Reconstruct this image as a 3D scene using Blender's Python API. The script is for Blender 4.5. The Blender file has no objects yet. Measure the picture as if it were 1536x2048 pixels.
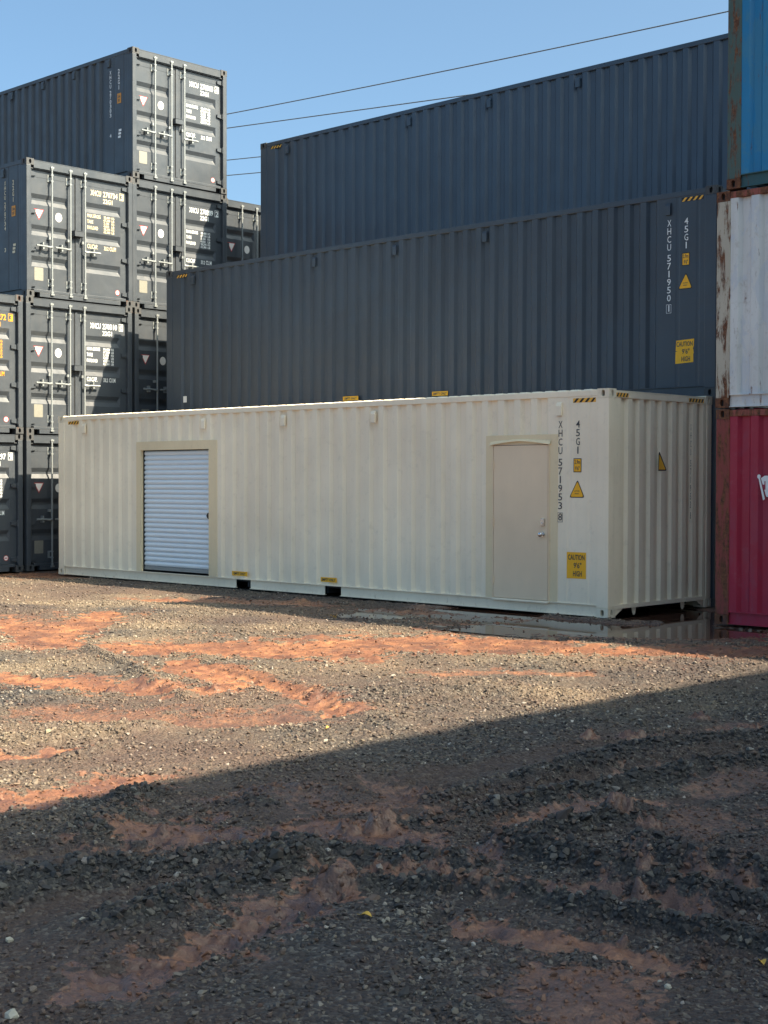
import bpy, bmesh, math, random
import numpy as np
from mathutils import Vector, Matrix

# ----------------------------------------------------------------------------
# camera, sky, sun, exposure
# ----------------------------------------------------------------------------
S = bpy.context.scene
COL = S.collection
random.seed(7)
RNG = np.random.default_rng(11)
PI = math.pi

cam_d = bpy.data.cameras.new('camera')
cam = bpy.data.objects.new('camera', cam_d)
COL.objects.link(cam)
CAM = Vector((10.6362, -15.1555, 1.7253))
yaw, pitch, roll = 0.7648, -0.0214, 0.0021
fw = Vector((-math.sin(yaw) * math.cos(pitch), math.cos(yaw) * math.cos(pitch), math.sin(pitch)))
rt = Vector((math.cos(yaw), math.sin(yaw), 0))
up = rt.cross(fw)
rt2 = rt * math.cos(roll) + up * math.sin(roll)
up2 = -rt * math.sin(roll) + up * math.cos(roll)
cam.matrix_world = Matrix(((rt2.x, up2.x, -fw.x, CAM.x), (rt2.y, up2.y, -fw.y, CAM.y),
                           (rt2.z, up2.z, -fw.z, CAM.z), (0, 0, 0, 1)))
cam_d.sensor_fit = 'VERTICAL'
cam_d.sensor_height = 36.0
cam_d.lens = 2912.7 / 2048 * 36.0
cam_d.clip_start = 0.05
cam_d.clip_end = 6000
S.camera = cam

SUN = Vector((0.971, 0.350, 1.0)).normalized()      # towards the sun
SUN_EL = math.asin(SUN.z)
SUN_AZ = math.atan2(SUN.x, SUN.y)                    # clockwise from +Y
world = bpy.data.worlds.new('World')
S.world = world
world.use_nodes = True
wn = world.node_tree
bg = wn.nodes['Background']
sky = wn.nodes.new('ShaderNodeTexSky')
sky.sky_type = 'NISHITA'
sky.sun_disc = False
sky.sun_elevation = SUN_EL
sky.sun_rotation = SUN_AZ
sky.altitude = 0
sky.air_density = 0.55
sky.dust_density = 4.0
sky.ozone_density = 4.5
tint = wn.nodes.new('ShaderNodeMix')
tint.data_type = 'RGBA'; tint.blend_type = 'MULTIPLY'
tint.inputs['Factor'].default_value = 1.0
tint.inputs[7].default_value = (0.82, 0.925, 0.785, 1)      # camera white balance, the same over the whole sky
wn.links.new(sky.outputs['Color'], tint.inputs[6])
wn.links.new(tint.outputs[2], bg.inputs['Color'])
bg.inputs['Strength'].default_value = 0.112
sun_d = bpy.data.lights.new('sun', 'SUN')
sun_d.energy = 4.3
sun_d.angle = math.radians(0.53)
sun_d.color = (1.0, 0.84, 0.62)
sun = bpy.data.objects.new('sun', sun_d)
sun.rotation_euler = SUN.to_track_quat('Z', 'Y').to_euler()
sun.location = (20, 10, 30)
COL.objects.link(sun)
S.view_settings.view_transform = 'Standard'
S.view_settings.look = 'None'
S.view_settings.gamma = 1.0
S.view_settings.exposure = 1.82
S.view_settings.use_curve_mapping = False

# ----------------------------------------------------------------------------
# helpers
# ----------------------------------------------------------------------------
class MB:
    def __init__(self):
        self.v, self.f, self.m = [], [], []
        self.mat = 0
    def quad(self, *p):
        n = len(self.v)
        self.v += [tuple(q) for q in p]
        self.f.append(tuple(range(n, n + len(p))))
        self.m.append(self.mat)
    def box(self, x0, x1, y0, y1, z0, z1):
        n = len(self.v)
        self.v += [(x0, y0, z0), (x1, y0, z0), (x1, y1, z0), (x0, y1, z0),
                   (x0, y0, z1), (x1, y0, z1), (x1, y1, z1), (x0, y1, z1)]
        for q in ((0, 3, 2, 1), (4, 5, 6, 7), (0, 1, 5, 4), (1, 2, 6, 5), (2, 3, 7, 6), (3, 0, 4, 7)):
            self.f.append(tuple(n + i for i in q))
            self.m.append(self.mat)
    def tube(self, pts, r, n=8, cap=True):
        pts = [Vector(p) for p in pts]
        base = len(self.v)
        for i, p in enumerate(pts):
            a = pts[max(i - 1, 0)]; b = pts[min(i + 1, len(pts) - 1)]
            d = (b - a).normalized()
            ref = Vector((0, 0, 1)) if abs(d.z) < 0.9 else Vector((1, 0, 0))
            s = d.cross(ref).normalized(); t = s.cross(d)
            rr = r[i] if isinstance(r, (list, tuple)) else r
            for k in range(n):
                a_ = 2 * PI * k / n
                self.v.append(tuple(p + s * (rr * math.cos(a_)) + t * (rr * math.sin(a_))))
        for i in range(len(pts) - 1):
            for k in range(n):
                k2 = (k + 1) % n
                self.f.append((base + i * n + k, base + i * n + k2, base + (i + 1) * n + k2, base + (i + 1) * n + k))
                self.m.append(self.mat)
        if cap:
            self.f.append(tuple(base + k for k in range(n - 1, -1, -1))); self.m.append(self.mat)
            e = base + (len(pts) - 1) * n
            self.f.append(tuple(e + k for k in range(n))); self.m.append(self.mat)
    def prism(self, pts, axis, a, b):
        """extrude a 2D polygon along an axis from a to b"""
        def P(q, w):
            return (w, q[0], q[1]) if axis == 0 else (q[0], w, q[1]) if axis == 1 else (q[0], q[1], w)
        n = len(self.v); k = len(pts)
        self.v += [P(q, a) for q in pts] + [P(q, b) for q in pts]
        self.f.append(tuple(range(n, n + k))); self.m.append(self.mat)
        self.f.append(tuple(range(n + 2 * k - 1, n + k - 1, -1))); self.m.append(self.mat)
        for i in range(k):
            j = (i + 1) % k
            self.f.append((n + i, n + k + i, n + k + j, n + j)); self.m.append(self.mat)
    def mesh(self, name, mats, bevel=0.0, smooth=False, fix=True):
        me = bpy.data.meshes.new(name)
        me.from_pydata(self.v, [], self.f)
        for i, p in enumerate(me.polygons):
            p.material_index = self.m[i]
        for m in (mats if isinstance(mats, (list, tuple)) else [mats]):
            me.materials.append(m)
        if fix or bevel:
            bm = bmesh.new(); bm.from_mesh(me)
            if bevel:
                bmesh.ops.remove_doubles(bm, verts=bm.verts, dist=1e-5)
            bmesh.ops.recalc_face_normals(bm, faces=bm.faces)
            if bevel:
                es = [e for e in bm.edges if len(e.link_faces) == 2 and e.calc_face_angle(0) > 0.6]
                bmesh.ops.bevel(bm, geom=es, offset=bevel, segments=2, affect='EDGES', profile=0.6, clamp_overlap=True)
            bm.to_mesh(me); bm.free()
        if smooth:
            for p in me.polygons: p.use_smooth = True
        me.update()
        return me

def link(name, me, parent=None, loc=None, rot=None):
    o = bpy.data.objects.new(name, me)
    COL.objects.link(o)
    if parent is not None: o.parent = parent
    if loc is not None: o.location = loc
    if rot is not None: o.rotation_euler = rot
    return o

def tag(o, label=None, cat=None, group=None, kind=None):
    if label: o['label'] = label
    if cat: o['category'] = cat
    if group: o['group'] = group
    if kind: o['kind'] = kind
    return o

def empty(name, loc, rz=0.0):
    o = bpy.data.objects.new(name, None)
    COL.objects.link(o)
    o.empty_display_size = 0.3
    o.location = loc; o.rotation_euler = (0, 0, rz)
    return o

def dup(root, loc, rz=0.0):
    """copy a thing with its parts and sub-parts"""
    r = root.copy(); COL.objects.link(r); r.location = loc; r.rotation_euler = (0, 0, rz)
    for ch in list(root.children):
        c = ch.copy(); COL.objects.link(c); c.parent = r
        for g in list(ch.children):
            d = g.copy(); COL.objects.link(d); d.parent = c
    return r

# ----------------------------------------------------------------------------
# materials
# ----------------------------------------------------------------------------
def new_mat(name):
    m = bpy.data.materials.new(name); m.use_nodes = True
    nt = m.node_tree
    b = nt.nodes['Principled BSDF']
    return m, nt, b
def N(nt, t, **kw):
    n = nt.nodes.new(t)
    for k, v in kw.items():
        setattr(n, k, v)
    return n
def sock(n, **kw):
    for k, v in kw.items(): n.inputs[k.replace('_', ' ')].default_value = v
    return n
def noise(nt, vec, scale, detail=4, rough=0.55, dist=0.0):
    n = N(nt, 'ShaderNodeTexNoise')
    n.inputs['Scale'].default_value = scale; n.inputs['Detail'].default_value = detail
    n.inputs['Roughness'].default_value = rough; n.inputs['Distortion'].default_value = dist
    if vec is not None: nt.links.new(vec, n.inputs['Vector'])
    return n.outputs['Fac']
def ramp(nt, fac, stops):
    r = N(nt, 'ShaderNodeValToRGB')
    el = r.color_ramp.elements
    while len(el) < len(stops): el.new(0.5)
    for e, (p, c) in zip(el, stops):
        e.position = p
        e.color = (c, c, c, 1) if isinstance(c, (int, float)) else (*c, 1)
    nt.links.new(fac, r.inputs['Fac'])
    return r.outputs['Color']
def mix(nt, fac, a, b, mode='MIX'):
    m = N(nt, 'ShaderNodeMix'); m.data_type = 'RGBA'; m.blend_type = mode
    def put(s, v):
        if isinstance(v, bpy.types.NodeSocket): nt.links.new(v, s)
        elif isinstance(v, (int, float)): s.default_value = v if s.type == 'VALUE' else (v, v, v, 1)
        else: s.default_value = (*v, 1)
    put(m.inputs['Factor'], fac); put(m.inputs[6], a); put(m.inputs[7], b)
    return m.outputs[2]
def math_(nt, op, a, b=None, clamp=False):
    m = N(nt, 'ShaderNodeMath'); m.operation = op; m.use_clamp = clamp
    for i, v in enumerate((a, b)):
        if v is None: continue
        if isinstance(v, bpy.types.NodeSocket): nt.links.new(v, m.inputs[i])
        else: m.inputs[i].default_value = v
    return m.outputs[0]
def coords(nt, scale=(1, 1, 1), kind='Object', off=None):
    tc = N(nt, 'ShaderNodeTexCoord'); mp = N(nt, 'ShaderNodeMapping')
    mp.inputs['Scale'].default_value = scale
    nt.links.new(tc.outputs[kind], mp.inputs['Vector'])
    if off is not None: nt.links.new(off, mp.inputs['Location'])
    return mp.outputs['Vector']
def world_pos(nt, scale=(1, 1, 1)):
    g = N(nt, 'ShaderNodeNewGeometry'); mp = N(nt, 'ShaderNodeMapping')
    mp.inputs['Scale'].default_value = scale
    nt.links.new(g.outputs['Position'], mp.inputs['Vector'])
    return mp.outputs['Vector']
def bump(nt, b, h, strength, dist):
    n = N(nt, 'ShaderNodeBump'); n.inputs['Strength'].default_value = strength; n.inputs['Distance'].default_value = dist
    nt.links.new(h, n.inputs['Height']); nt.links.new(n.outputs['Normal'], b.inputs['Normal'])

def paint(name, col, dirt=(0.16, 0.13, 0.10), dirt_amt=0.25, rough=0.42, rust=0.0, streak=0.5, peel=None, peel_amt=0.0, scratch=0.0, wave=0.3, splash=0.0):
    """sprayed steel: slight tone drift, vertical rain streaks, optional rust and scuffs, faintly wavy sheet"""
    m, nt, b = new_mat(name)
    p = world_pos(nt)
    pst = world_pos(nt, (7, 7, 0.5))
    big = noise(nt, p, 0.7, 3)
    c = mix(nt, ramp(nt, big, [(0.3, 0.0), (0.7, 1.0)]), tuple(v * 0.9 for v in col), tuple(min(1, v * 1.08) for v in col))
    st = noise(nt, pst, 1.6, 6, 0.65)
    c = mix(nt, math_(nt, 'MULTIPLY', ramp(nt, st, [(0.48, 0.0), (0.8, 1.0)]), dirt_amt * streak), c, dirt)
    sp = noise(nt, p, 9, 7, 0.7)
    c = mix(nt, math_(nt, 'MULTIPLY', ramp(nt, sp, [(0.55, 0.0), (0.75, 1.0)]), dirt_amt), c, dirt)
    if scratch:
        sc = noise(nt, world_pos(nt, (30, 30, 6)), 1.0, 5, 0.75, 1.5)
        c = mix(nt, math_(nt, 'MULTIPLY', ramp(nt, sc, [(0.70, 0.0), (0.73, 1.0)]), scratch), c, (0.05, 0.045, 0.04))
    if peel is not None:
        pn = noise(nt, world_pos(nt, (2.0, 2.0, 0.9)), 1.7, 6, 0.62, 0.6)
        c = mix(nt, math_(nt, 'MULTIPLY', ramp(nt, pn, [(0.52, 0.0), (0.56, 1.0)]), peel_amt), c, peel)
    if splash:
        gz_ = N(nt, 'ShaderNodeSeparateXYZ'); nt.links.new(p, gz_.inputs[0])
        hgt = math_(nt, 'SUBTRACT', 0.62, math_(nt, 'MULTIPLY', gz_.outputs[2], 1.1))
        sp_ = math_(nt, 'ADD', hgt, math_(nt, 'MULTIPLY', math_(nt, 'SUBTRACT', noise(nt, world_pos(nt, (14, 14, 5)), 1.0, 8, 0.75), 0.62), 2.2))
        c = mix(nt, math_(nt, 'MULTIPLY', ramp(nt, sp_, [(0.45, 0.0), (0.75, 1.0)]), splash), c, (0.30, 0.17, 0.10))
    r_in = None
    if rust:
        rn = noise(nt, world_pos(nt, (8, 8, 1.6)), 1.5, 8, 0.72, 0.4)
        rf = ramp(nt, rn, [(0.62 - 0.28 * rust, 0.0), (0.70 - 0.26 * rust, 1.0)])
        rc = ramp(nt, noise(nt, p, 26, 6, 0.7), [(0.3, (0.045, 0.022, 0.015)), (0.55, (0.16, 0.062, 0.028)), (0.75, (0.30, 0.14, 0.06))])
        c = mix(nt, rf, c, rc)
        r_in = mix(nt, rf, rough, 0.85)
    nt.links.new(c, b.inputs['Base Color'])
    if r_in is not None: nt.links.new(r_in, b.inputs['Roughness'])
    else:
        rr = ramp(nt, noise(nt, p, 3.0, 5), [(0.3, rough * 0.85), (0.7, min(1, rough * 1.25))])
        nt.links.new(rr, b.inputs['Roughness'])
    h = math_(nt, 'ADD', math_(nt, 'MULTIPLY', noise(nt, p, 2.3, 2), 1.0), math_(nt, 'MULTIPLY', noise(nt, p, 180, 2), 0.02))
    bump(nt, b, h, wave, 0.02)
    return m

def plain(name, col, rough=0.6, metal=0.0, var=0.12, scale=20):
    m, nt, b = new_mat(name)
    c = mix(nt, noise(nt, world_pos(nt), scale, 4), tuple(v * (1 - var) for v in col), tuple(min(1, v * (1 + var)) for v in col))
    nt.links.new(c, b.inputs['Base Color'])
    b.inputs['Roughness'].default_value = rough; b.inputs['Metallic'].default_value = metal
    return m

GREY = paint('grey_container_paint', (0.050, 0.060, 0.073), dirt=(0.15, 0.14, 0.12), dirt_amt=0.18, rough=0.40, wave=0.6, scratch=0.12)
GREYCAST = paint('chipped_grey_casting_paint', (0.050, 0.055, 0.060), rust=0.16, rough=0.6, dirt=(0.10, 0.08, 0.06), dirt_amt=0.4)
CREAMCAST = paint('chipped_cream_casting_paint', (0.84, 0.75, 0.58), rough=0.5, dirt=(0.30, 0.25, 0.18), dirt_amt=0.5, scratch=0.9)
GREY3 = paint('blue_grey_container_paint', (0.042, 0.066, 0.098), dirt=(0.07, 0.08, 0.09), dirt_amt=0.12, rough=0.34, wave=0.5)  # grey paint with the sky's blue reflection put into its base colour
GREY2 = paint('grey_container_paint_tall', (0.039, 0.053, 0.072), dirt=(0.10, 0.10, 0.10), dirt_amt=0.12, rough=0.38, wave=0.7, scratch=0.12)
CREAM = paint('cream_container_paint', (0.93, 0.82, 0.63), dirt=(0.33, 0.29, 0.22), dirt_amt=0.2, rough=0.42, scratch=0.35, splash=0.5, streak=0.4)
BEIGE = paint('beige_touch_up_paint', (0.82, 0.68, 0.44), dirt=(0.45, 0.36, 0.22), dirt_amt=0.25, rough=0.6)
TAN = paint('tan_door_paint', (0.84, 0.67, 0.47), dirt=(0.50, 0.41, 0.28), dirt_amt=0.12, rough=0.6, wave=0.05)
RED = paint('crimson_container_paint', (0.37, 0.013, 0.045), dirt=(0.36, 0.12, 0.15), dirt_amt=0.35, rough=0.5, scratch=0.5, peel=(0.31, 0.028, 0.065), peel_amt=0.6)
REDPOST = paint('rusty_red_frame', (0.27, 0.055, 0.045), rough=0.7, rust=0.55, dirt=(0.05, 0.035, 0.03), dirt_amt=0.5)
WHITE = paint('worn_white_container_paint', (0.68, 0.69, 0.67), dirt=(0.33, 0.28, 0.21), dirt_amt=0.5, rough=0.5, scratch=0.9, rust=0.10, peel=(0.57, 0.61, 0.65), peel_amt=0.7)
WHITEPOST = paint('rusty_white_frame', (0.50, 0.46, 0.37), rough=0.75, rust=0.42, dirt=(0.30, 0.2, 0.12), dirt_amt=0.6)
BLUE = paint('blue_container_paint', (0.008, 0.20, 0.42), dirt=(0.10, 0.20, 0.22), dirt_amt=0.55, rough=0.45, scratch=0.8, rust=0.05, peel=(0.05, 0.22, 0.34), peel_amt=0.5)
BLUEPOST = paint('rusty_teal_frame', (0.07, 0.12, 0.11), rough=0.75, rust=0.45, dirt=(0.10, 0.07, 0.05), dirt_amt=0.6)
BLUERAIL = paint('faded_teal_rail', (0.035, 0.11, 0.13), rough=0.7, rust=0.12, dirt=(0.07, 0.08, 0.07), dirt_amt=0.6)
RUSTRAIL = paint('rusted_rail', (0.32, 0.09, 0.07), rough=0.8, rust=0.7, dirt=(0.08, 0.04, 0.03), dirt_amt=0.5)
RUSTCAST = paint('rusted_casting', (0.12, 0.055, 0.045), rough=0.85, rust=0.8, dirt=(0.05, 0.03, 0.025), dirt_amt=0.6)
GALV = plain('galvanised_steel', (0.27, 0.295, 0.30), 0.45, 0.3, 0.10, 30)
SHUTTER = plain('pale_blue_white_shutter_paint', (0.74, 0.82, 0.87), 0.3, 0.0, 0.03, 6)
CHROME = plain('satin_chrome', (0.62, 0.62, 0.62), 0.22, 1.0, 0.05)
BLACK = plain('black_rubber', (0.012, 0.012, 0.013), 0.6)
HOLE = plain('dark_gasket', (0.016, 0.018, 0.020), 0.7)  # gasket black; also stands as painted shade in casting holes, slots and gaps
W_LET = plain('white_vinyl_lettering', (0.80, 0.82, 0.82), 0.5, 0, 0.06, 30)
D_LET = plain('dark_vinyl_lettering', (0.045, 0.05, 0.055), 0.5, 0, 0.2, 40)
O_LET = plain('orange_vinyl_lettering', (0.72, 0.33, 0.012), 0.5, 0, 0.06, 30)
YELLOW = plain('yellow_sticker', (0.92, 0.47, 0.010), 0.5, 0, 0.06, 15)
STRIPE_Y = plain('amber_stripe', (0.85, 0.45, 0.05), 0.5, 0, 0.1, 15)
STICK_W = plain('white_sticker', (0.78, 0.76, 0.73), 0.5, 0, 0.05, 20)
STICK_R = plain('red_sticker_ink', (0.45, 0.03, 0.03), 0.5)
PLATE = plain('data_plate', (0.24, 0.235, 0.20), 0.45, 0.1, 0.25, 45)
ORANGE_ST = plain('orange_sticker', (0.62, 0.27, 0.03), 0.5, 0, 0.1, 20)
CABLE = plain('power_cable', (0.10, 0.13, 0.16), 0.6)
STONE_W = plain('pale_stone', (0.36, 0.33, 0.27), 0.85, 0, 0.2, 60)
STONE_T = plain('tan_stone', (0.26, 0.22, 0.15), 0.85, 0, 0.25, 60)
LEAF = plain('dry_leaf', (0.48, 0.30, 0.05), 0.7, 0, 0.25, 60)
WOOD = plain('weathered_pole_wood', (0.16, 0.12, 0.09), 0.9)

# ----------------------------------------------------------------------------
# lettering
# ----------------------------------------------------------------------------
_txt = {}
def text_mesh(body, size, mat, sx=0.62, align='LEFT', line=1.0, bold=0.012, space=1.0):
    key = (body, size, mat.name, sx, align, line, bold, space)
    if key in _txt: return _txt[key]
    cu = bpy.data.curves.new('lettering', 'FONT')
    cu.body = body; cu.size = size; cu.align_x = align; cu.space_line = line; cu.offset = bold * size; cu.space_character = space
    cu.resolution_u = 2
    o = bpy.data.objects.new('lettering', cu)
    me = bpy.data.meshes.new_from_object(o)
    bpy.data.objects.remove(o); bpy.data.curves.remove(cu)
    for v in me.vertices: v.co.x *= sx
    me.materials.clear(); me.materials.append(mat)
    for p in me.polygons: p.material_index = 0
    _txt[key] = me
    return me
ROT_SIDE = (PI / 2, 0, 0)           # reads from -Y
ROT_END = (PI / 2, 0, PI / 2)       # reads from +X
def fit_text(body, h, mat, width=None, align='LEFT', line=1.0, bold=0.012, cap=0.729, space=1.0):
    """text whose capitals are h tall; width squeezes it to a given total width"""
    size = h / cap
    me = text_mesh(body, size, mat, 1.0, align, line, bold, space)
    if width is None: return me
    xs = [v.co.x for v in me.vertices]
    return text_mesh(body, size, mat, width / (max(xs) - min(xs)), align, line, bold, space)

def vtext(chars, h, w, mat, tops, bold=0.004):
    """stacked letters; tops lists the height of each letter's top"""
    vs, fs = [], []
    for c, t in zip(chars, tops):
        me = fit_text(c, h, mat, w if c not in '1I' else w * 0.30, 'LEFT', 1, bold)
        xs = [v.co.x for v in me.vertices]; ys = [v.co.y for v in me.vertices]
        cx = (max(xs) + min(xs)) / 2; n = len(vs)
        vs += [(v.co.x - cx, v.co.y - max(ys) + t, 0) for v in me.vertices]
        fs += [tuple(n + i for i in p.vertices) for p in me.polygons]
    me = bpy.data.meshes.new('lettering'); me.from_pydata(vs, [], fs); me.materials.append(mat); me.update()
    return me

# ----------------------------------------------------------------------------
# container pieces. Local frame: x from -L to 0, y from 0 to W, z from 0 to H.
# The x = 0 end faces +X.
# ----------------------------------------------------------------------------
CW = 2.438
PITCH = 0.279
_cast = {}
def casting_mesh(mat):
    if mat.name in _cast: return _cast[mat.name]
    mb = MB()
    a, b, h = 0.089, 0.081, 0.059
    def oval(n=14, rx=0.026, rz=0.042):
        pts = []
        for k in range(n):
            t = 2 * PI * k / n
            pts.append((rx * math.copysign(abs(math.cos(t)) ** 0.75, math.cos(t)), rz * math.copysign(abs(math.sin(t)) ** 0.75, math.sin(t))))
        return pts
    ov = oval()
    def face(P, half):
        ring = [P(u, w, 0) for u, w in ov]
        n = len(ov)
        corner = [P(half, h, 0), P(-half, h, 0), P(-half, -h, 0), P(half, -h, 0)]
        # sectors between oval and rectangle
        def rect_at(t):
            c, s = math.cos(t), math.sin(t)
            k = min(half / abs(c) if abs(c) > 1e-6 else 9e9, h / abs(s) if abs(s) > 1e-6 else 9e9)
            return P(c * k, s * k, 0)
        ang = [2 * PI * k / n for k in range(n)]
        ca = [math.atan2(s * h, c * half) % (2 * PI) for c, s in ((1, 1), (-1, 1), (-1, -1), (1, -1))]
        for k in range(n):
            t0, t1 = ang[k], ang[k] + 2 * PI / n
            poly = [ring[k], rect_at(t0)]
            for c_, t in zip(corner, ca):
                if t0 + 1e-6 < t < t1 - 1e-6: poly.append(c_)
            poly += [rect_at(t1), ring[(k + 1) % n]]
            mb.mat = 0
            mb.quad(*poly)
            inn0 = P(*ov[k], 0.045); inn1 = P(*ov[(k + 1) % n], 0.045)
            mb.quad(ring[k], ring[(k + 1) % n], inn1, inn0)
        mb.mat = 1
        mb.quad(*[P(u, w, 0.045) for u, w in ov])
        mb.mat = 0
    face(lambda u, w, d: (u, -b + d, w), a)
    face(lambda u, w, d: (-u, b - d, w), a)
    face(lambda u, w, d: (a - d, u, w), b)
    face(lambda u, w, d: (-a + d, -u, w), b)
    mb.quad((-a, -b, h), (a, -b, h), (a, b, h), (-a, b, h))
    mb.quad((-a, -b, -h), (-a, b, -h), (a, b, -h), (a, -b, -h))
    me = mb.mesh('corner_casting', [mat, HOLE])
    _cast[mat.name] = me
    return me

def corrugation(x0, x1, first, pitch, outer, slope, inner, depth, flats=()):
    """(x, depth) polyline from x0 to x1; an outer flat starts at first + k*pitch"""
    pts = [(x0, 0.0)]
    k = math.ceil((x0 - first) / pitch)
    x = first + k * pitch
    while x < x1 - outer:
        a, b, c, d = x + outer, x + outer + slope, x + outer + slope + inner, x + pitch
        ok = all(not (f0 < d and a < f1) for f0, f1 in flats) and d <= x1 and a > x0
        if ok: pts += [(a, 0.0), (b, depth), (c, depth), (d, 0.0)]
        x += pitch
    pts.append((x1, 0.0))
    return pts

def corr_side(mb, prof, y, sgn, z0, z1):
    """a vertical corrugated sheet along x"""
    for (xa, da), (xb, db) in zip(prof, prof[1:]):
        if xb - xa < 1e-5: continue
        mb.quad((xa, y + sgn * da, z0), (xb, y + sgn * db, z0), (xb, y + sgn * db, z1), (xa, y + sgn * da, z1))

def vent_mesh(mat):
    mb = MB()
    # a little louvred hood: sloping top, open slot below
    mb.prism([(0.0, 0.085), (-0.02, 0.075), (-0.034, 0.04), (-0.034, -0.085), (-0.004, -0.085), (-0.004, -0.06), (0.0, -0.06)], 0, -0.042, 0.042)
    mb.mat = 1
    mb.box(-0.034, 0.034, -0.030, -0.006, -0.0865, -0.0852)
    return mb.mesh('vent', [mat, HOLE], 0.0)

def make_shell(name, L, H, M, end='closed', openings=(), pockets=True, side_vents=(), flat_zone=(-0.90, -0.19), first=-0.966):
    """container root with frame, panels, roof, castings. M: dict of materials"""
    root = empty(name, (0, 0, 0))
    P = M['paint']; F = M.get('frame', P); K = M.get('cast', F); RT = M.get('top_rail', F); RB = M.get('bottom_rail', F)
    # posts
    def post(x0, x1, y0, y1):
        mb = MB(); mb.box(x0, x1, y0, y1, 0.117, H - 0.117)
        link('corner_post', mb.mesh('corner_post', F, 0.012), root)
    pw = 0.10 if end == 'doors' else 0.125
    post(-0.185, 0, 0.0, pw); post(-0.185, 0, CW - pw, CW)
    post(-L, -L + 0.185, 0.0, 0.125); post(-L, -L + 0.185, CW - 0.125, CW)
    cm = casting_mesh(K)
    for x in (-0.087, -L + 0.087):
        for y in (0.079, CW - 0.079):
            for z in (0.059, H - 0.059):
                link('corner_casting', cm, root, (x, y, z))
    # side rails
    for y, s in ((0.004, 1), (CW - 0.004, -1)):
        mb = MB(); ya, yb = sorted((y, y + s * 0.06))
        mb.box(-L + 0.178, -0.178, ya, yb, H - 0.090, H - 0.012)
        link('top_side_rail', mb.mesh('top_side_rail', RT, 0.008), root)
        mb = MB()
        spans = [(-L + 0.178, -0.178)]
        if pockets:
            c = -L / 2
            hole = [(c - 1.20, c - 0.84), (c + 0.84, c + 1.20)]
            hole = pockets if isinstance(pockets, (list, tuple)) else hole
            spans = []; x = -L + 0.178
            for a, b in hole: spans.append((x, a)); x = b
            spans.append((x, -0.178))
        yw0, yw1 = sorted((y + s * 0.028, y + s * 0.036))
        for a, b in spans: mb.box(a, b, yw0, yw1, 0.016, 0.148)
        yl0, yl1 = sorted((y - s * 0.002, y + s * 0.06))
        mb.box(-L + 0.178, -0.178, yl0, yl1, 0.148, 0.160)
        yf0, yf1 = sorted((y + s * 0.006, y + s * 0.06))
        for a, b in spans: mb.box(a, b, yf0, yf1, 0.006, 0.0155)
        link('bottom_side_rail', mb.mesh('bottom_side_rail', RB), root)
    # floor
    mb = MB(); mb.box(-L + 0.1, -0.1, 0.075, CW - 0.075, 0.115, 0.147)
    for k in range(int(L / 0.6)): mb.box(-L + 0.4 + 0.6 * k, -L + 0.45 + 0.6 * k, 0.08, CW - 0.08, 0.03, 0.114)
    link('floor', mb.mesh('floor', HOLE), root)
    # side panels
    prof = corrugation(-L + 0.18, -0.18, first, PITCH, 0.098, 0.042, 0.097, 0.043, [flat_zone])
    # shallow pressed grooves in the marking zone
    fz = [(flat_zone[0] + 0.245, 0.0), (flat_zone[0] + 0.265, 0.006), (flat_zone[0] + 0.30, 0.006), (flat_zone[0] + 0.32, 0.0),
          (flat_zone[0] + 0.575, 0.0), (flat_zone[0] + 0.595, 0.006), (flat_zone[0] + 0.62, 0.006), (flat_zone[0] + 0.64, 0.0)]
    prof = sorted(prof + fz)
    mb = MB(); cur = -L + 0.18
    ztop = H - 0.09
    for (ox0, ox1, oz) in list(openings) + [(None, None, None)]:
        x1 = ox0 if ox0 is not None else -0.18
        def clip(p, a, b):
            def at(x):
                for (xa, da), (xb, db) in zip(p, p[1:]):
                    if xa <= x <= xb: return da if xb == xa else da + (db - da) * (x - xa) / (xb - xa)
                return 0.0
            return [(a, at(a))] + [q for q in p if a < q[0] < b] + [(b, at(b))]
        corr_side(mb, clip(prof, cur, x1), 0.010, 1, 0.160, ztop)
        if ox0 is not None:
            corr_side(mb, clip(prof, ox0, ox1), 0.010, 1, oz, ztop)
            cur = ox1
    link('side_panel', mb.mesh('side_panel', P, fix=False), root)
    mb = MB(); corr_side(mb, corrugation(-L + 0.18, -0.18, first, PITCH, 0.098, 0.042, 0.097, 0.043), CW - 0.010, -1, 0.160, ztop)
    link('side_panel', mb.mesh('side_panel', P, fix=False), root)
    # roof: pressed cross ribs
    mb = MB(); x = -L + 0.19; zr = H - 0.020
    pr = [(x, zr)]
    while x < -0.40:
        pr += [(x + 0.02, zr), (x + 0.05, zr + 0.028), (x + 0.16, zr + 0.028), (x + 0.19, zr)]
        x += 0.209
    pr.append((-0.18, zr))
    for (xa, za), (xb, zb) in zip(pr, pr[1:]):
        mb.quad((xa, 0.115, za), (xb, 0.115, zb), (xb, CW - 0.115, zb), (xa, CW - 0.115, za))
        mb.quad((xa, 0.050, zr - 0.004), (xb, 0.050, zr - 0.004), (xb, 0.115, zb), (xa, 0.115, za))
        mb.quad((xa, CW - 0.115, za), (xb, CW - 0.115, zb), (xb, CW - 0.050, zr - 0.004), (xa, CW - 0.050, zr - 0.004))
    for xa, xb in ((-0.179, -0.002), (-L + 0.002, -L + 0.189)):
        mb.box(xa, xb, 0.165, CW - 0.165, H - 0.03, H - 0.018)
    link('roof_panel', mb.mesh('roof_panel', M.get('roof', P), fix=False), root)
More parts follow.
